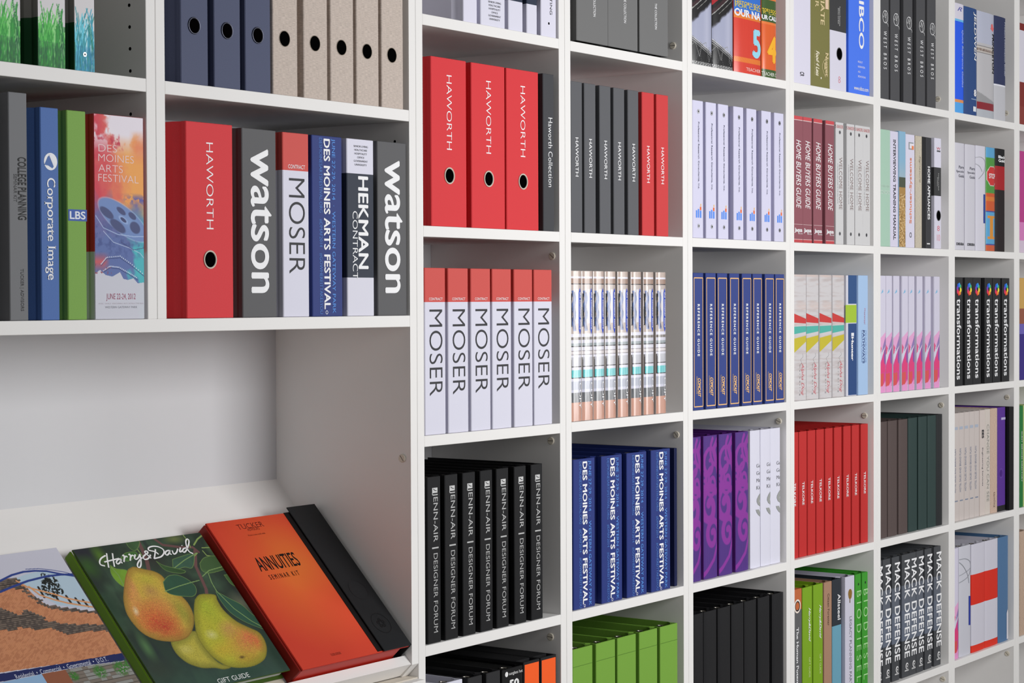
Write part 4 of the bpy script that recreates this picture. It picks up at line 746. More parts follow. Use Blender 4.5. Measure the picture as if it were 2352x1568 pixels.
b = Binder([(2019, 2038.6, 969), (2040.5, 2063, 967), (2065.5, 2086.4, 964)], z, col=(90, 77, 75), label='plain brown cloth round-spined binder', group='plain brown cloth binders', **BR); b.done()
b = Binder([(2087.5, 2108.5, 960.5), (2110.5, 2131.5, 957.5), (2133.5, 2150.7, 954.5)], z, col=(50, 68, 66), label='plain dark green cloth round-spined binder', group='plain dark green cloth binders', **BR); b.done()
b = one((2152, 2166, 952), z, 'plain charcoal black binder right of the dark green ones', col=(40, 42, 44), **BR); b.done()
z = ZS['e']; w7 = ZM(1990, 1210, 4.381); w7p = ZP(1990, 1210, 4.381)
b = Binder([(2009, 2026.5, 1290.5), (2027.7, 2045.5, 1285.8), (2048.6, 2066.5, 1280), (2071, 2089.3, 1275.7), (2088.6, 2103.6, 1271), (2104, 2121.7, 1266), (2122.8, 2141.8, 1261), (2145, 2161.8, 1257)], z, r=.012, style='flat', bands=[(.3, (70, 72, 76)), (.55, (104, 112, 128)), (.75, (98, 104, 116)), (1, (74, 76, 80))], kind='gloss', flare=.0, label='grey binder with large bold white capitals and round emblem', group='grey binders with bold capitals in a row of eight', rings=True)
b.text('MACK DEFENSE', *w7(612, 272, 662, 1230), m=6, bold=.012); b.circ(*w7(612, 1285, 660, 1345)[:2]+(15,), (225, 225, 226), name='emblem', m=6); b.circ(*w7(618, 1290, 660, 1345)[:2]+(10,), (40, 42, 46), name='emblem', m=6, dy=.0002, inner=.5); b.rect(*w7(614, 1352, 652, 1366), (190, 190, 190), m=6, name='small_lettering'); b.done()

# --- column 6
z = ZS['a']; w8 = ZM(2160, 0, 5.229)
RG = dict(r=.004, style='round', kind='gloss', flare=0)
b = one((2190.5, 2215, 4), z, 'bright blue binder with white top and orange and sky bands', bands=[(.095, (86, 170, 240)), (.122, (230, 150, 90)), (.835, (40, 96, 240)), (.855, (110, 190, 240)), (1, (222, 218, 232))], **RG)
b.text('Quick Reference Guides', *w8(252, 362, 280, 1050), col=(200, 220, 250), shear=.2, name='title'); b.text('R', *w8(205, 85, 260, 135), rot=False, col=(110, 110, 190), shear=.4, name='logo'); b.done()
b = one((2215.3, 2244.7, 13), z, 'navy blue round-spined binder with bold white lettering', col=(44, 76, 132), **RG); b.text('JELDWEN', *w8(394, 148, 432, 728), bold=.012, shear=.1); b.text('8', *w8(400, 1075, 430, 1160), rot=False, bold=.04, name='numeral'); b.rect(*w8(392, 1280, 432, 1340), (230, 234, 240), name='logo'); b.rect(*w8(368, 1188, 436, 1198), (150, 170, 200), name='small_lettering'); b.done()
def sky(p, b): 
    V = 1-p.V; p.fill((200, 204, 224)); p.mix((V > .3)*1., (206, 204, 208)); p.mix((V > .325)*(V < .33)+(V > .385)*(V < .39), (120, 116, 116)); p.mix((V > .33)*(V < .385), (216, 208, 202)); p.mix((np.abs(V-.36) < .012)*fbm(p.X*200, p.Z*200)*1.2, (130, 110, 100)); p.mix(((V-.76-.08*p.U) > 0)*.7, (150, 150, 152)); p.mix((V > .86)*(V < .925), (150, 34, 46)); p.mix(V > .925, (196, 200, 208))
b = one((2245.2, 2284.3, 23), z, 'pale binder with red teardrop, black lettering and dark red band', col=(206, 206, 214), **RG); b.paint(sky, 30, 160, True); b.circ(*w8(592, 290, 650, 360)[:2]+(14,), (230, 110, 110), name='teardrop'); b.poly(ZP(2160, 0, 5.229)([(596, 340), (648, 335), (632, 385)]), (230, 110, 110), name='teardrop', dy=.0001); b.text('PRINCETON', *w8(622, 408, 650, 890), col=(40, 40, 44), bold=.03, serif=True); b.done()
b = one((2284.7, 2311, 34.5), z, 'dark navy binder with pale grey lower third', bands=[(.33, (196, 196, 202)), (.345, (230, 230, 240)), (1, (48, 56, 92))], **RG); b.text('Product Information Binder', *w8(766, 272, 788, 925), col=(200, 204, 220)); b.done()
z = ZS['b']; v1 = ZM(2160, 280, 4.9); v1p = ZP(2160, 280, 4.9)
b = Binder([(2192.5, 2216, 326.5), (2217.5, 2241.6, 329.5)], z, col=(212, 210, 220), labels=['glossy white round-spined binder at left end, small grey lettering', 'second glossy white round-spined binder with small grey lettering'], group='glossy white round-spined binders', **RG)
for t, y in (('Parts', 510), ('Specialist', 560), ('Guide', 608)): b.text(t, *v1(180 if t == 'Specialist' else 205, y-16, 270, y+16), rot=False, col=(96, 96, 110), name='lettering', serif=True)
b.text('DEKRA', *v1(180, 1358, 266, 1388), rot=False, col=(70, 70, 76), bold=.02, name='logo'); b.done()
b = one((2242.3, 2264.9, 333), z, 'white binder with faint grey globe lines and a tall blue logo block', col=(216, 214, 226), **RG); b.line(v1p([(402, 400), (450, 395), (495, 430), (505, 500), (480, 580), (430, 640)]), .0016, (170, 170, 176), name='globe_line'); b.line(v1p([(402, 470), (440, 500), (470, 560)]), .0016, (170, 170, 176), name='globe_line'); b.rect(*v1(484, 815, 508, 1140), (50, 74, 160), name='logo'); b.done()
def stop(p, b):
    V = 1-p.V; U = p.U; p.fill((98, 176, 224)); p.mix((V > .10)*(V < .44), (84, 160, 66)); p.mix((V > .44)*(V < .61), (222, 96, 44)); p.mix((V > .475)*(V < .515)*.8, (236, 140, 50)); p.mix((V > .61)*(V < .625)+(V > .93)*(V < .945), (70, 80, 160)); p.mix(V > .945, (220, 100, 60))
    oc = [((.62+.56*math.cos(a))*1., .275+.095*math.sin(a)) for a in np.linspace(math.pi/8, 2*math.pi+math.pi/8, 9)[:-1]]; sc = lambda k: p.poly([(((.62+(x-.62)*k)-.5)*b.W, (1-(.275+(y-.275)*k))*b.H) for x, y in oc])
    p.mix(sc(1.07), (240, 230, 230)); p.mix(sc(1), (222, 52, 50)); p.mix((V > .66)*(V < .88)*(np.abs(U-.55) < .18), (234, 156, 54)); p.mix(((np.abs(V-.67) < .012)+(np.abs(V-.87) < .012))*(np.abs(U-.55) < .4), (234, 156, 54))
b = one((2265.5, 2286.6, 337), z, 'multicoloured binder with red stop sign on green', col=(150, 170, 150), **RG); b.paint(stop, 26, 170, True); b.text('STOP', 0, 0, 0, 0, local=(b.W*.12, b.H*.725, b.W*.7, .0135), rot=False, bold=.02, name='lettering'); b.done()
b = one((2287.2, 2309.4, 340), z, 'black and dark red round-spined binder right of the stop sign one', bands=[(.6, (34, 24, 26)), (.83, (170, 26, 34)), (1, (22, 20, 22))], **RG); b.text('Black\nGold', *v1(650, 380, 728, 455), rot=False, bold=.03, name='title'); b.done()
z = ZS['c']; v2 = ZM(2160, 580, 4.61)
b = Binder([(2193, 2212, 636.4), (2217.5, 2234.8, 636.8), (2236.4, 2253.3, 637), (2263, 2278.9, 637.5), (2281.5, 2297.7, 638), (2302, 2319, 638.5)], z, r=.003, col=(42, 42, 44), kind='gloss', flare=.002, label='black binder with colourful flower logo and white lowercase lettering', group='black binders with colourful flower logos')
b.text('transformations', *v2(368, 488, 412, 1328), m=2, bold=.012); x0, z0, w_, h_ = b.fc(2).box(*v2(368, 320, 415, 455))
for i, c in enumerate([(60, 190, 120), (60, 150, 230), (40, 100, 220), (120, 70, 190), (230, 60, 110), (238, 70, 60), (244, 150, 60), (240, 220, 70)]): a = i*math.pi/4+.6; b.circ(0, 0, 0, c, local=(x0+h_*.31*math.cos(a), z0+h_*.33*math.sin(a), 0, h_*.36), name='petal', n=10, dy=.0001+.00003*i)
b.done()
z = ZS['d']; v3 = ZM(2160, 880, 4.48)
b = Binder([(2191.5, 2202.5, 949.5), (2203.5, 2214, 948), (2215, 2226.5, 946.5), (2227.5, 2237.5, 945), (2238, 2250, 943.5)], z, r=.012, col=(206, 196, 192), kind='gloss', flare=.0, label='slim cream binder with blue grey lettering', group='slim cream binders in a row of five')
b.text('HOTEL SALES AND BRAND PLAN', *v3(250, 662, 266, 1105), m=2, col=(110, 122, 150), flip=True); b.rect(*v3(254, 1186, 284, 1198), (130, 140, 160), m=2, name='small_lettering'); b.rect(*v3(250, 436, 284, 466), (176, 184, 200), m=2, name='logo'); b.done()
b = one((2250.8, 2262.6, 942), z, 'slim cream binder with bold black initials', r=.012, col=(212, 200, 194), flare=0); b.text('EES', *v3(426, 478, 446, 566), col=(50, 50, 56), bold=.04, name='logo'); b.text('Engineering Services', *v3(426, 662, 440, 1055), col=(90, 90, 100), serif=True, name='subtitle'); b.done()
b = one((2263, 2274.3, 940), z, 'slim cream binder with widely spaced grey capitals', r=.012, col=(212, 202, 194), flare=0); b.text('CHANGE YOU CAN SEE', *v3(478, 422, 500, 1215), col=(150, 150, 144)); b.done()
b = one((2275, 2290.6, 938.3), z, 'tan linen binder with tiny dark lettering near its foot', r=.012, col=(206, 180, 162), kind='linen', flare=0); b.text('tomlinz', *v3(546, 1115, 566, 1275), col=(120, 100, 90)); b.done()
b = one((2291.3, 2309, 936), z, 'violet binder with concentric circles and black foot', r=.012, bands=[(.055, (34, 32, 36)), (1, (92, 52, 150))], kind='gloss', flare=0); b.circ(*v3(586, 850, 660, 1000)[:2]+(22,), (120, 84, 180), name='circle_pattern', inner=.9); b.circ(*v3(586, 850, 660, 1000)[:2]+(15,), (76, 40, 130), name='circle_pattern', dy=.0001); b.rect(*v3(625, 350, 668, 374), (190, 180, 220), name='small_lettering'); b.done()
b = one((2319, 2328.5, 934.4), z, 'black binder pressed against the cabinet side, right of violet one', r=.001, col=(30, 29, 31), flare=0); b.done()
z = ZS['e']; v4 = ZM(2160, 1180, 4.04); v4p = ZP(2160, 1180, 4.04)
RG['rings'] = True; RG['r'] = .009
b = one((2190.5, 2202.9, 1260), z, 'white binder with pink and purple diagonals, half hidden by panel', col=(216, 212, 230), **RG); b.paint(pink, 18, 190); b.done()
b = one((2204, 2230.8, 1256), z, 'white binder with grey globe outline and a tall blue logo block', col=(206, 206, 216), **RG); b.line(v4p([(180, 425), (230, 415), (275, 440), (285, 500), (255, 580), (180, 640)]), .0022, (160, 162, 170), name='globe_line'); b.line(v4p([(180, 450), (215, 490), (250, 560), (265, 640)]), .0022, (160, 162, 170), name='globe_line'); b.line(v4p([(180, 575), (240, 535), (284, 500)]), .0018, (160, 162, 170), name='globe_line'); b.poly(v4p([(262, 760), (285, 760), (285, 1030), (262, 1030)]), (44, 62, 160), name='logo'); b.done()
b = Binder([(2232, 2263.6, 1250.3), (2264, 2292.7, 1243)], z, bands=[(.065, (226, 52, 34)), (.44, (212, 210, 222)), (.72, (222, 48, 32)), (1, (210, 208, 220))], label='white binder with wide red band and red foot', labels=['white binder with red band and red foot, left of the pair', 'white binder with red band and red foot, beside blue binder'], group='white binders with red bands', **RG); b.done()
b = one((2293.7, 2317, 1235), z, 'steel blue round-spined binder at right end', col=(82, 118, 158), **RG); b.poly(v4p([(614, 1160), (614, 920), (624, 880), (634, 920), (634, 1155)]), (224, 222, 230), name='label_strip'); b.done()
RG['rings'] = False; RG['r'] = .004
# --- column 7
F7 = [('a', 52, 'white binder with dark red top and foot at right edge', dict(bands=[(.18, (140, 62, 56)), (.42, (132, 50, 46)), (.93, (222, 218, 230)), (1, (130, 44, 40))]), 'SERIES'),
      ('b', 346, 'magenta binder fading to pink at the right edge', dict(bands=[(.12, (214, 196, 214)), (.3, (214, 130, 190)), (1, (186, 66, 138))]), 'ORGANIZER'),
      ('c', 638, 'glossy binder with gold and indigo artwork at right edge', dict(bands=[(.45, (62, 48, 130)), (.55, (110, 100, 180)), (.7, (150, 90, 70)), (1, (206, 164, 92))]), None),
      ('d', 932, 'green binder with pale lettering at the right edge', dict(col=(44, 122, 62)), 'GUEST SERVICES DIRECTORY'),
      ('e', 1221, 'tan linen binder at the right edge of the view', dict(col=(196, 170, 150), kind='linen'), None)]
for k, yt, lb, kw, t in F7:
    x1e = 2350 if k == 'd' else 2362; kw.setdefault('kind', 'gloss')
    b = one((2342.8, x1e, yt), ZS[k], lb, r=.006, flare=0, **kw)
    if t: b.text(t, 0, 0, 0, 0, local=(b.W*.1, b.H*.5, .008, b.H*.5), col=(230, 226, 226))
    if k == 'd': b.done(); b = one((2351, 2366, 930), ZS[k], 'pale lime binder beside the green one at right edge', r=.006, flare=0, col=(190, 210, 140))
    b.done()

# ------------------------------------------------------------------ display on the sloping shelf
def slope_face(u, v, h):  # origin at the bottom centre of a cover lying on the slope
    return Face(SP+SD*v+SN*h+Vector((u, 0, 0)), (1, 0, 0), tuple(-SN), tuple(-SD))
z5 = ZM(0, 1150, 3.7517); q5 = ZP(0, 1150, 3.7517); z6 = ZM(400, 1120, 3.5); q6 = ZP(400, 1120, 3.5)
def lying(u0, u1, v0, v1, h, T, label, name='binder', cat='binder', **k):
    """cover plate + spine on the left + back plate, lying with its front cover up"""
    W = u1-u0; H = v1-v0; f = slope_face((u0+u1)/2, v1, h); b = Binder.__new__(Binder)
    b.W, b.H = W, H; b.face = f; b.centers = [f.O]; b.members = []; b.label = label; b.labels = None; b.group = None; b.cat = cat; b.order = False; b.style = 'flat'; b.yf = lambda x: -.0003
    b.root = empty(name); b.root.matrix_world = Matrix([[f.ex[i], f.ey[i], f.ez[i], f.O[i]] for i in range(3)]+[[0, 0, 0, 1]]); return b
# cream booklet peeping out below the fruit binder
bk = lying(-.585, -.312, .16, .411, .0032, .003, 'thin pale booklet lying under the pear cover binder', name='booklet', cat='booklet')
box('booklet_cover', -bk.W/2, bk.W/2, 0, .0028, 0, bk.H, M((206, 196, 180), .5), bk.root, .0004); bk.done()
# brochure binder
def bro(p, b):
    f = b.face; Q = lambda pts: [f.at(*a) for a in q5(pts)]
    X, Z = p.X, p.Z; A = f.at(0, 1278); p.fill((206, 206, 220))
    g = p.poly(Q([(-400, 780), (-100, 700), (0, 690), (60, 668), (135, 665), (240, 760), (320, 840), (400, 900), (520, 930), (660, 940), (800, 960), (900, 985), (1100, 1320), (0, 1480), (-400, 1560)])); sky_ = p.poly(Q([(100, 690), (200, 640), (300, 615), (380, 610), (480, 625), (660, 660), (700, 680), (860, 930), (500, 900), (330, 800)])); p.mix(sky_, (184, 206, 222))
    p.mix(p.poly(Q([(400, 560)]*3)), (0, 0, 0)); p.mix(g, (208, 142, 102)); n = fbm(X*160+Z*60, Z*420-X*200, 3); p.mix(g*np.clip((n-.45)*3, 0, .4), (166, 102, 70)); p.mix(g*np.clip((fbm(X*60, Z*60, 7)-.5)*2, 0, .3), (216, 148, 104)); p.mix(g*(np.sin(Z*2600+X*500) > .93)*.25, (130, 80, 56))
    X_, Z_ = p.X, p.Z; p.Z = np.floor(Z/.0034)*.0034+.0017; p.X = (np.floor(X/.0092+np.floor(Z/.0034)*.5)-np.floor(Z/.0034)*.5+.5)*.0092
    d1 = p.poly(Q([(-300, 760), (0, 690), (135, 665), (180, 710), (250, 790), (400, 890), (560, 920), (830, 950), (860, 975), (560, 950), (440, 925), (330, 880), (250, 820), (190, 760), (60, 760), (-300, 900)]))
    d2 = p.poly(Q([(-300, 960), (20, 930), (120, 975), (180, 990), (220, 945), (330, 985), (440, 1040), (600, 1060), (800, 1065), (940, 1075), (965, 1120), (800, 1120), (650, 1150), (560, 1150), (430, 1100), (300, 1110), (180, 1090), (120, 1120), (0, 1110), (-300, 1120)]))
    p.X, p.Z = X_, Z_
    bx = np.floor(X/.0046+np.floor(Z/.0034)*.5); bz = np.floor(Z/.0034); r_ = hash2(bx, bz, 4)
    for d in (d1, d2): p.mix(d, (92, 82, 76)); p.mix(d*(r_ > .5)*.7, (128, 114, 102)); p.mix(d*((np.mod(Z, .0034) < .0007)), (44, 38, 34))
    for x, y, r1 in ((380, 650, 36), (440, 700, 80), (400, 730, 60), (480, 740, 55), (430, 770, 85), (515, 775, 40)): p.mix(p.blob(f.at(*q5([(x, y)])[0]), r1*.00018, r1*.00019, 0, .2)*(fbm(X*380, Z*380, 5) > .46), (30, 36, 32))
    for a in ([(330, 745), (380, 830)], [(455, 780), (500, 855)], [(570, 820), (612, 880)], [(650, 840), (690, 895)], [(715, 855), (760, 910)]): p.mix(p.line(Q(a), .0040), (46, 40, 38))
    for a in ([(140, 690), (240, 745), (330, 770), (470, 805), (580, 840), (700, 865), (800, 880)], [(250, 740), (340, 810), (460, 850), (580, 880), (700, 900), (800, 915)]): p.mix(p.line(Q(a), .0030), (222, 158, 108))
    for a, wd in (([(-300, 760), (0, 690), (100, 640), (200, 612), (300, 603), (400, 606), (520, 630), (690, 655)], .0034), ([(-300, 870), (0, 785), (120, 735), (240, 690), (400, 650), (520, 636), (660, 632)], .0036), ([(220, 590), (330, 584), (440, 595), (560, 615), (680, 650)], .0012)): p.mix(p.line(Q(a), wd), (44, 66, 140))
    p.mix(p.poly(Q([(-400, 1560), (0, 1490), (400, 1425), (800, 1355), (1060, 1308), (1200, 1300), (1200, 1360), (1110, 1372), (800, 1410), (400, 1480), (150, 1535), (0, 1560), (-400, 1640)])), (32, 42, 96))
    lo = p.poly(Q([(-400, 1645), (0, 1565), (150, 1538), (400, 1483), (800, 1413), (1110, 1375), (1400, 1340), (1500, 2000), (-400, 2000)])); p.mix(lo, (150, 150, 146)); p.mix(lo*(X < f.at(*q5([(400, 1560)])[0])[0]), (150, 186, 222)); st = lo*(X > f.at(*q5([(600, 1520)])[0])[0]); p.mix(st*(hash2(np.floor(X/.011), np.floor(Z/.006), 3) > .5), (128, 118, 108)); p.mix(st*(np.mod(Z, .006) < .0009), (80, 74, 66)); p.mix(lo*(X > f.at(*q5([(400, 1560)])[0])[0])*(X < f.at(*q5([(600, 1520)])[0])[0]), (150, 92, 66))
    for x, y, r1 in ((640, 1510, 50), (860, 1470, 70), (1040, 1440, 80), (1100, 1400, 50)): p.mix(p.blob(f.at(*q5([(x, y)])[0]), r1*.0002, r1*.0002, 0, .5)*(fbm(X*500, Z*500, 2) > .4), (66, 124, 52))
b = lying(-.895, -.610, .100, .3925, .0200, .02, 'binder cover showing orange brick retaining wall and wooden fence', name='display_binder')
mb = M((224, 224, 232), .4, 'gloss'); box('front_cover', -b.W/2, b.W/2, 0, .0026, 0, b.H, mb, b.root, .0005); box('back_cover', -b.W/2, b.W/2, .0172, .0198, 0, b.H, mb, b.root, .0005); box('spine', -b.W/2, -b.W/2+.003, .0026, .0172, 0, b.H, mb, b.root, .0004); box('pages', -b.W/2+.004, b.W/2-.006, .0028, .017, .006, b.H-.006, M((236, 236, 232), .8), b.root, 0)
b.paint(bro, 460, 460, False, name='cover_print')
# lettering on the slanted band (baseline follows the band, parallel to the cover edge)
b.text('Residential  •  Commercial  •  Governmental  •  D.O.T.', 0, 0, 0, 0, local=((b.face.at(*q5([(125, 1505)])[0])[0]+b.face.at(*q5([(930, 1372)])[0])[0])/2, (b.face.at(*q5([(125, 1505)])[0])[1]+b.face.at(*q5([(930, 1372)])[0])[1])/2, b.face.at(*q5([(930, 1372)])[0])[0]-b.face.at(*q5([(125, 1505)])[0])[0], .0082), rot=False, col=(214, 218, 232), name='lettering'); b.done()
# pear binder
def pears(p, b):
    f = b.face; Q = lambda z_, pts: [f.at(*a) for a in z_(pts)]; X, Z = p.X, p.Z; W, H = b.W, b.H
    n = fbm(X*22, Z*22, 2); n2 = fbm(X*60, Z*14, 5); p.fill((44, 58, 48)); p.mix(np.clip((n-.4)*3, 0, 1), (66, 92, 70)); p.mix(np.clip((n2-.55)*3, 0, .7), (36, 42, 46)); p.mix(np.clip((.6-p.V-.2)*2, 0, .8), (52, 78, 68))
    B = lambda z_, x, y, r1, r2, c, o=1, a=0, s=.9: p.mix(p.blob(f.at(*z_([(x, y)])[0]), r1, r2, a, s)*o, c)
    B(q5, 700, 450, .03, .02, (38, 36, 50), .9); B(q5, 860, 470, .018, .03, (84, 120, 40), .9); B(q5, 760, 570, .025, .03, (56, 96, 36), .8); B(q5, 1500, 330, .03, .012, (120, 130, 70), .8); B(q5, 1850, 420, .02, .03, (110, 140, 80), .7); B(q5, 1300, 500, .04, .03, (46, 40, 40), .7); B(q5, 2070, 700, .025, .03, (100, 96, 50), .7); B(q5, 2080, 880, .03, .03, (112, 112, 92), .8)
    B(q5, 950, 900, .02, .05, (34, 56, 42), .7); B(q5, 1260, 1260, .014, .035, (92, 134, 82), .8); B(q5, 1100, 1250, .014, .05, (74, 110, 70), .6); B(q5, 1350, 1450, .05, .03, (52, 62, 52), .8); B(q6, 560, 1480, .06, .012, (40, 70, 56), .8); B(q6, 800, 1330, .02, .04, (36, 60, 46), .8); B(q5, 860, 1330, .02, .05, (60, 70, 56), .5)
    br = (108, 76, 74)
    for a, wd in (([(1290, 300), (1400, 380), (1560, 400), (1660, 400), (1710, 440)], .005), ([(1190, 350), (1230, 430), (1265, 520), (1285, 610)], .0075), ([(1680, 430), (1685, 560), (1730, 660), (1775, 760), (1780, 800)], .0065)): p.mix(p.line([f.at(*c) for c in q5(a)], wd), br)
    st = (140, 164, 92)
    for a, wd in (([(1570, 285), (1620, 350), (1640, 400)], .002), ([(1750, 290), (1700, 330), (1670, 380)], .0028), ([(1830, 400), (1740, 405)], .002), ([(1745, 430), (1780, 470), (1840, 480)], .002), ([(1150, 350), (1170, 400), (1230, 480)], .0018), ([(1700, 450), (1680, 470), (1660, 490)], .0018)): p.mix(p.line([f.at(*c) for c in q5(a)], wd), st)
    def leaf(z_, pts, c, vein=None, edge=(120, 150, 80)):
        o = [tuple(a) for a in smooth_line(list(Q(z_, pts))+[Q(z_, pts)[0]], 4)]; m = p.poly(o); p.mix(m, c); p.mix(m*np.clip((n-.45)*2, 0, .5), tuple(v*1.35 for v in c)); p.mix(p.line(o, .0013)*.7, edge)
        if vein: p.mix(p.line([f.at(*a) for a in z_(vein)], .0016), (128, 158, 96))
    leaf(q5, [(1485, 505), (1560, 480), (1660, 455), (1672, 520), (1650, 580), (1590, 570), (1500, 592)], (58, 90, 72), [(1500, 580), (1590, 510), (1690, 450)])
    leaf(q5, [(1720, 540), (1760, 490), (1850, 475), (1930, 505), (1990, 560), (1900, 600), (1800, 622), (1740, 600)], (66, 94, 56), [(1745, 650), (1800, 600), (1940, 560)])
    leaf(q5, [(950, 555), (1000, 585), (1080, 595), (1100, 620), (1085, 690), (1070, 742), (1000, 690), (955, 620)], (104, 140, 44), [(955, 570), (1020, 640), (1068, 735)])
    leaf(q5, [(1080, 352), (1190, 342), (1195, 390), (1160, 430), (1110, 400)], (56, 84, 52)); leaf(q5, [(1040, 490), (1080, 450), (1160, 440), (1180, 470), (1100, 520)], (60, 100, 48))
    leaf(q5, [(1345, 520), (1420, 560), (1590, 600), (1560, 625), (1430, 600)], (50, 78, 44)); leaf(q5, [(1930, 640), (2000, 640), (2060, 740), (1990, 715)], (70, 100, 56))
    D = f.at(*q5([(1300, 950)])[0]); sp1 = fbm(X*1400, Z*1400, 8)
    def pear(o, yel, shade, blush, bo, grn, go):
        m = p.poly(o)*1.; p.mix(m, yel); mott = fbm(X*800, Z*800, 12, 3)
        for (c, r1, r2, ang, col, op) in go: p.mix(m*p.blob(c, r1, r2, ang, .95)*op*(.84+.3*mott), col)
        p.mix(m*np.clip((mott-.5)*3, 0, .35), tuple(min(255, v*1.14) for v in yel)); p.mix(m*(sp1 > .66)*.5, tuple(v*.55 for v in yel))
        o2 = [tuple(a) for a in o]; e = p.line(o2+[o2[0]], .020, 1.); p.mix(m*np.clip(e, 0, 1)*.55, shade); e = p.line(o2+[o2[0]], .004, 1.); p.mix(m*np.clip(e, 0, 1)*.5, tuple(v*.8 for v in shade)); return m
    S = lambda z_, pts: [tuple(a) for a in smooth_line(list(Q(z_, pts))+[Q(z_, pts)[0]], 4)]; A = lambda z_, x, y: f.at(*z_([(x, y)])[0])
    pear(S(q5, [(1470, 1215), (1560, 1180), (1680, 1120), (1760, 1260), (1880, 1390), (1990, 1430), (1930, 1452), (1850, 1440), (1740, 1440), (1620, 1400), (1530, 1330), (1485, 1262)]), (188, 176, 70), (120, 120, 46), 0, 0, 0, [(A(q5, 1600, 1280), .02, .012, 0, (206, 196, 110), .8)])
    pear(S(q5, [(1100, 592), (1150, 568), (1240, 588), (1330, 608), (1400, 650), (1440, 712), (1490, 762), (1545, 806), (1600, 856), (1645, 925), (1670, 1000), (1665, 1090), (1622, 1170), (1540, 1207), (1440, 1212), (1330, 1192), (1230, 1142), (1150, 1062), (1090, 970), (1063, 860), (1066, 760), (1078, 660)]), (206, 172, 72), (150, 118, 50), 0, 0, 0,
         [(A(q5, 1090, 760), .022, .075, -.1, (228, 142, 92), .9), (A(q5, 1260, 670), .03, .024, 0, (186, 180, 62), .8), (A(q5, 1110, 700), .012, .045, 0, (226, 150, 98), .8), (A(q5, 1300, 780), .02, .02, 0, (176, 128, 86), .7), (A(q5, 1580, 960), .022, .05, .2, (140, 142, 52), .9), (A(q5, 1350, 900), .05, .03, .1, (206, 148, 84), .8), (A(q5, 1330, 1020), .062, .042, .3, (214, 92, 58), 1), (A(q5, 1420, 1090), .045, .026, .2, (192, 62, 48), .95), (A(q5, 1540, 1160), .03, .02, .3, (196, 96, 56), .8), (A(q5, 1110, 920), .012, .03, -.3, (222, 150, 84), .7), (A(q5, 1170, 950), .007, .012, -.4, (240, 224, 200), .9), (A(q5, 1300, 1170), .04, .010, .2, (190, 150, 70), .7)])
    pear(S(q6, [(165, 900), (198, 860), (262, 852), (330, 862), (348, 905), (400, 985), (500, 1072), (600, 1122), (682, 1162), (730, 1232), (745, 1310), (722, 1382), (640, 1432), (540, 1447), (450, 1440), (378, 1410), (298, 1350), (228, 1270), (180, 1180), (160, 1050), (158, 960)]), (184, 180, 56), (132, 126, 44), 0, 0, 0,
         [(A(q6, 250, 950), .03, .04, 0, (160, 178, 50), .8), (A(q6, 590, 1210), .066, .044, .5, (216, 118, 76), 1), (A(q6, 660, 1230), .02, .03, .4, (216, 92, 66), .7), (A(q6, 430, 1130), .03, .02, .4, (196, 140, 90), .8), (A(q6, 300, 1180), .016, .012, 0, (220, 214, 160), .8), (A(q6, 400, 1300), .04, .02, .2, (206, 168, 56), .8), (A(q6, 600, 1380), .04, .016, 0, (176, 140, 50), .8), (A(q6, 545, 1362), .008, .004, 0, (70, 44, 30), .95)])
    leaf(q5, [(1405, 700), (1450, 648), (1530, 640), (1620, 680), (1680, 735), (1690, 790), (1660, 822), (1590, 822), (1500, 812), (1430, 780)], (48, 84, 64), [(1420, 780), (1540, 735), (1640, 705), (1715, 685)])
    leaf(q6, [(335, 835), (372, 905), (450, 1000), (560, 1072), (680, 1122), (748, 1140), (716, 1085), (620, 1010), (540, 940), (440, 888), (380, 855)], (48, 86, 68), [(275, 690), (300, 760), (340, 830), (480, 970), (620, 1070), (745, 1138)])
b = lying(-.590, -.3115, .1125, .3975, .0260, .02, 'green binder whose cover shows two large pears on a branch', name='display_binder')
mg = M((62, 88, 26), .35, 'gloss'); box('front_cover', -b.W/2, b.W/2, 0, .0026, 0, b.H, mg, b.root, .0006); box('back_cover', -b.W/2, b.W/2, .0192, .0218, 0, b.H, mg, b.root, .0005); box('spine', -b.W/2-.0035, -b.W/2, .0022, .0202, 0, b.H, M((96, 132, 24), .3, 'gloss'), b.root, .002); box('pages', -b.W/2+.004, b.W/2-.006, .0028, .019, .006, b.H-.006, M((236, 236, 232), .8), b.root, 0)
b.paint(pears, 460, 460, False, name='cover_print')
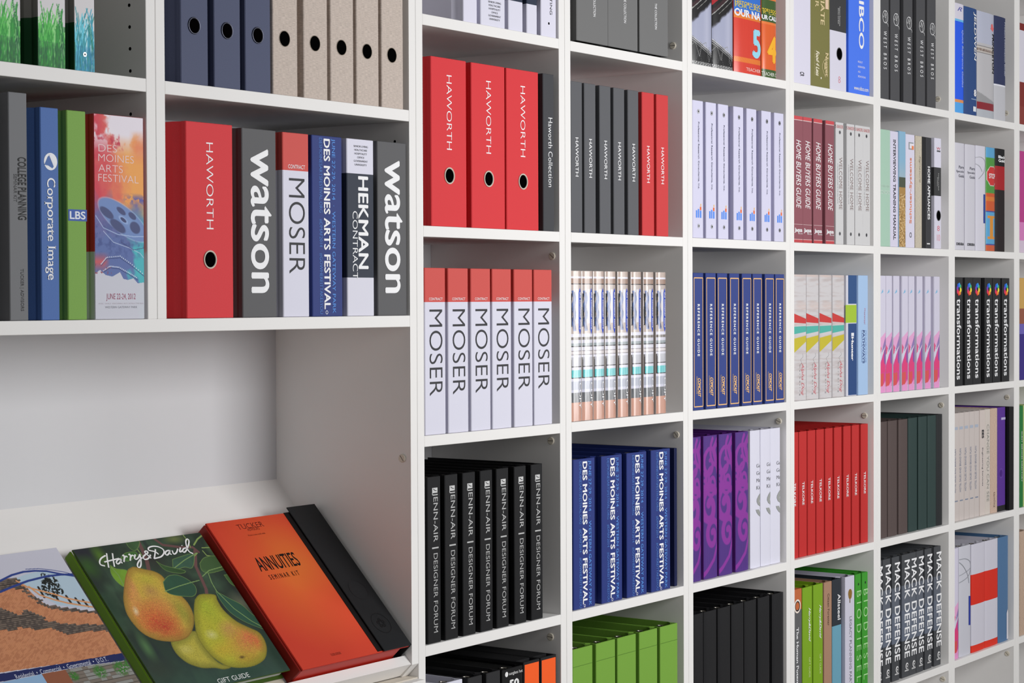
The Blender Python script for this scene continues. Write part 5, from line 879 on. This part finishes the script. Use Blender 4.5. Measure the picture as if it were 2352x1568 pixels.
hd = [[(152, 283), (98, 318), (76, 362), (90, 402), (146, 418)], [(165, 255), (175, 335), (193, 440)], [(135, 368), (200, 352), (300, 328), (328, 322)], [(240, 255), (250, 335), (266, 428)],
      [(345, 328), (308, 340), (290, 372), (308, 393), (338, 372), (353, 330), (350, 368), (370, 382)], [(370, 292), (382, 280), (392, 302), (388, 368)], [(389, 330), (404, 300), (424, 296), (428, 308)], [(448, 280), (460, 268), (471, 292), (468, 352)], [(469, 318), (484, 288), (504, 284), (508, 296)],
      [(532, 272), (523, 318), (545, 335), (575, 310), (591, 268)], [(591, 268), (602, 330), (606, 400), (590, 438), (566, 432), (561, 398), (585, 350), (622, 312)],
      [(736, 322), (690, 280), (655, 246), (666, 230), (690, 236), (690, 256), (650, 285), (635, 310), (652, 336), (690, 330), (718, 302), (728, 275)],
      [(791, 205), (786, 262), (775, 330)], [(742, 228), (702, 215), (706, 186), (760, 168), (830, 176), (890, 210), (900, 255), (866, 300), (812, 318), (772, 326)], [(742, 228), (790, 240), (832, 272)],
      [(965, 220), (926, 235), (920, 270), (944, 281), (966, 256), (976, 220), (975, 260), (1000, 274)], [(1005, 222), (1026, 268), (1060, 250), (1078, 200)], [(1112, 185), (1101, 235), (1116, 240), (1136, 224)], [(1127, 157), (1134, 163)],
      [(1185, 190), (1150, 202), (1140, 235), (1163, 246), (1190, 215), (1215, 150), (1221, 102), (1206, 78), (1186, 86), (1180, 120), (1196, 190), (1226, 240), (1275, 265)]]
qh = ZP(215, 1225, 5.6)
b.line([qh(s_) for s_ in hd], .0026, (244, 244, 244), name='script_lettering')
A1 = b.face.at(*q6([(345, 1550)])[0]); A2 = b.face.at(*q6([(600, 1500)])[0]); b.text('GIFT GUIDE', 0, 0, 0, 0, local=((A1[0]+A2[0])/2, (A1[1]+A2[1])/2-.001, A2[0]-A1[0], .0088), rot=False, col=(230, 232, 230), name='subtitle'); b.done()
# orange kit box with black sleeve
b = lying(-.304, -.030, .106, .4105, .0400, .04, 'orange and red seminar kit box with black side sleeve', name='kit_box', cat='box')
def orange(p, b):
    p.fill((206, 62, 40)); n = fbm(p.X*9+2, p.Z*9, 3); p.mix(p.blob((-.02, b.H*.60), .15, .17, 0, 1)*1.1, (228, 106, 44)); p.mix(p.blob((.01, b.H*.66), .08, .09, 0, 1)*.7, (224, 116, 46)); p.mix(p.blob((.05, b.H*.25), .09, .12, .3, 1)*.6, (240, 84, 50)); p.mix(np.clip((n-.5)*1.6, 0, .35), (226, 74, 48))
mo = M((176, 40, 28), .4, 'gloss'); md = M((142, 32, 24), .4, 'gloss'); w2_ = b.W/2
box('lid', -w2_, w2_, 0, .0030, 0, b.H, mo, b.root, .0008); box('spine', -w2_-.0030, -w2_+.0005, .0022, .0372, .001, b.H-.001, md, b.root, .0012); box('base', -w2_, w2_-.004, .0372, .0398, 0, b.H, mo, b.root, .0005); box('end_flap', -w2_+.001, w2_-.02, .0045, .0370, .0010, .0026, M((186, 40, 26), .45, 'gloss'), b.root, .0003); box('top_flap', -w2_+.001, w2_-.02, .0045, .0370, b.H-.0026, b.H-.0010, mo, b.root, .0003)
b.paint(orange, 60, 60, False, name='cover_print', xe=.0012)
sx0 = -.101-(b.face.O.x); sx1 = .0+(-.0275)-(b.face.O.x)
blk = M((34, 35, 37), .42, 'vinyl'); box('sleeve', sx0, sx1, -.0045, -.0022, -.001, b.H+.0085, blk, b.root, .0008); box('sleeve_side', sx1-.0024, sx1, -.0022, .0385, -.001, b.H+.0085, blk, b.root, .0006); box('sleeve_back', sx0+.02, sx1-.0024, .0372, .0385, .001, b.H, blk, b.root, .0003)
box('sleeve_edge', sx0-.012, sx0+.02, -.0010, -.0004, .0025, b.H, M((20, 14, 14), .6), b.root, 0)  # thin near-black strip on the lid, partly under the sleeve
tk = lambda pts: [b.face.at(*a) for a in q6(pts)]
def flat(t, p0, p1, h, dx=0, **k):
    a, c = tk([p0, p1]); b.text(t, 0, 0, 0, 0, local=((a[0]+c[0])/2, (a[1]+c[1])/2, c[0]-a[0], h), rot=False, **k)
flat('TUCKER', (505, 318), (715, 290), .0105, serif=True, col=(84, 22, 16), bold=-.008, name='logo'); flat('ADVISORS', (588, 338), (682, 324), .0062, col=(96, 26, 18), name='small_lettering'); flat('Wisdom creates wealth within', (590, 382), (732, 366), .0034, col=(120, 40, 26), name='small_lettering', serif=True)
flat('ANNUITIES', (662, 618), (990, 572), .0290, col=(22, 16, 16), bold=.009); flat('SEMINAR KIT', (766, 722), (1000, 682), .0098, col=(50, 18, 14), name='subtitle', space=1.7, bold=.01); flat('TUCKER ADVISORS', (1258, 1345), (1338, 1326), .0048, col=(96, 26, 18), name='small_lettering')
b.yf = lambda x: -.0048
cxx, czz = Face(b.face.O+b.face.ey*-.0048, b.face.ex, b.face.ey, b.face.ez).at(*q6([(1665, 1085)])[0])
gl = dict(kind='gloss', rough=.2)
b.circ(0, 0, 0, (20, 20, 22), local=(cxx, czz, 0, .042), name='embossed_ring', inner=.95, n=40, **gl); 
for i in range(5): a = i*1.2566+.3; b.circ(0, 0, 0, (16, 16, 18), local=(cxx+.0065*math.cos(a), czz+.0065*math.sin(a), 0, .0072), name='embossed_flower', inner=.45, n=16, **gl)
b.circ(0, 0, 0, (24, 24, 26), local=(cxx, czz+.072, 0, .042), name='embossed_ring', inner=.96, n=40, **gl)
b.done()
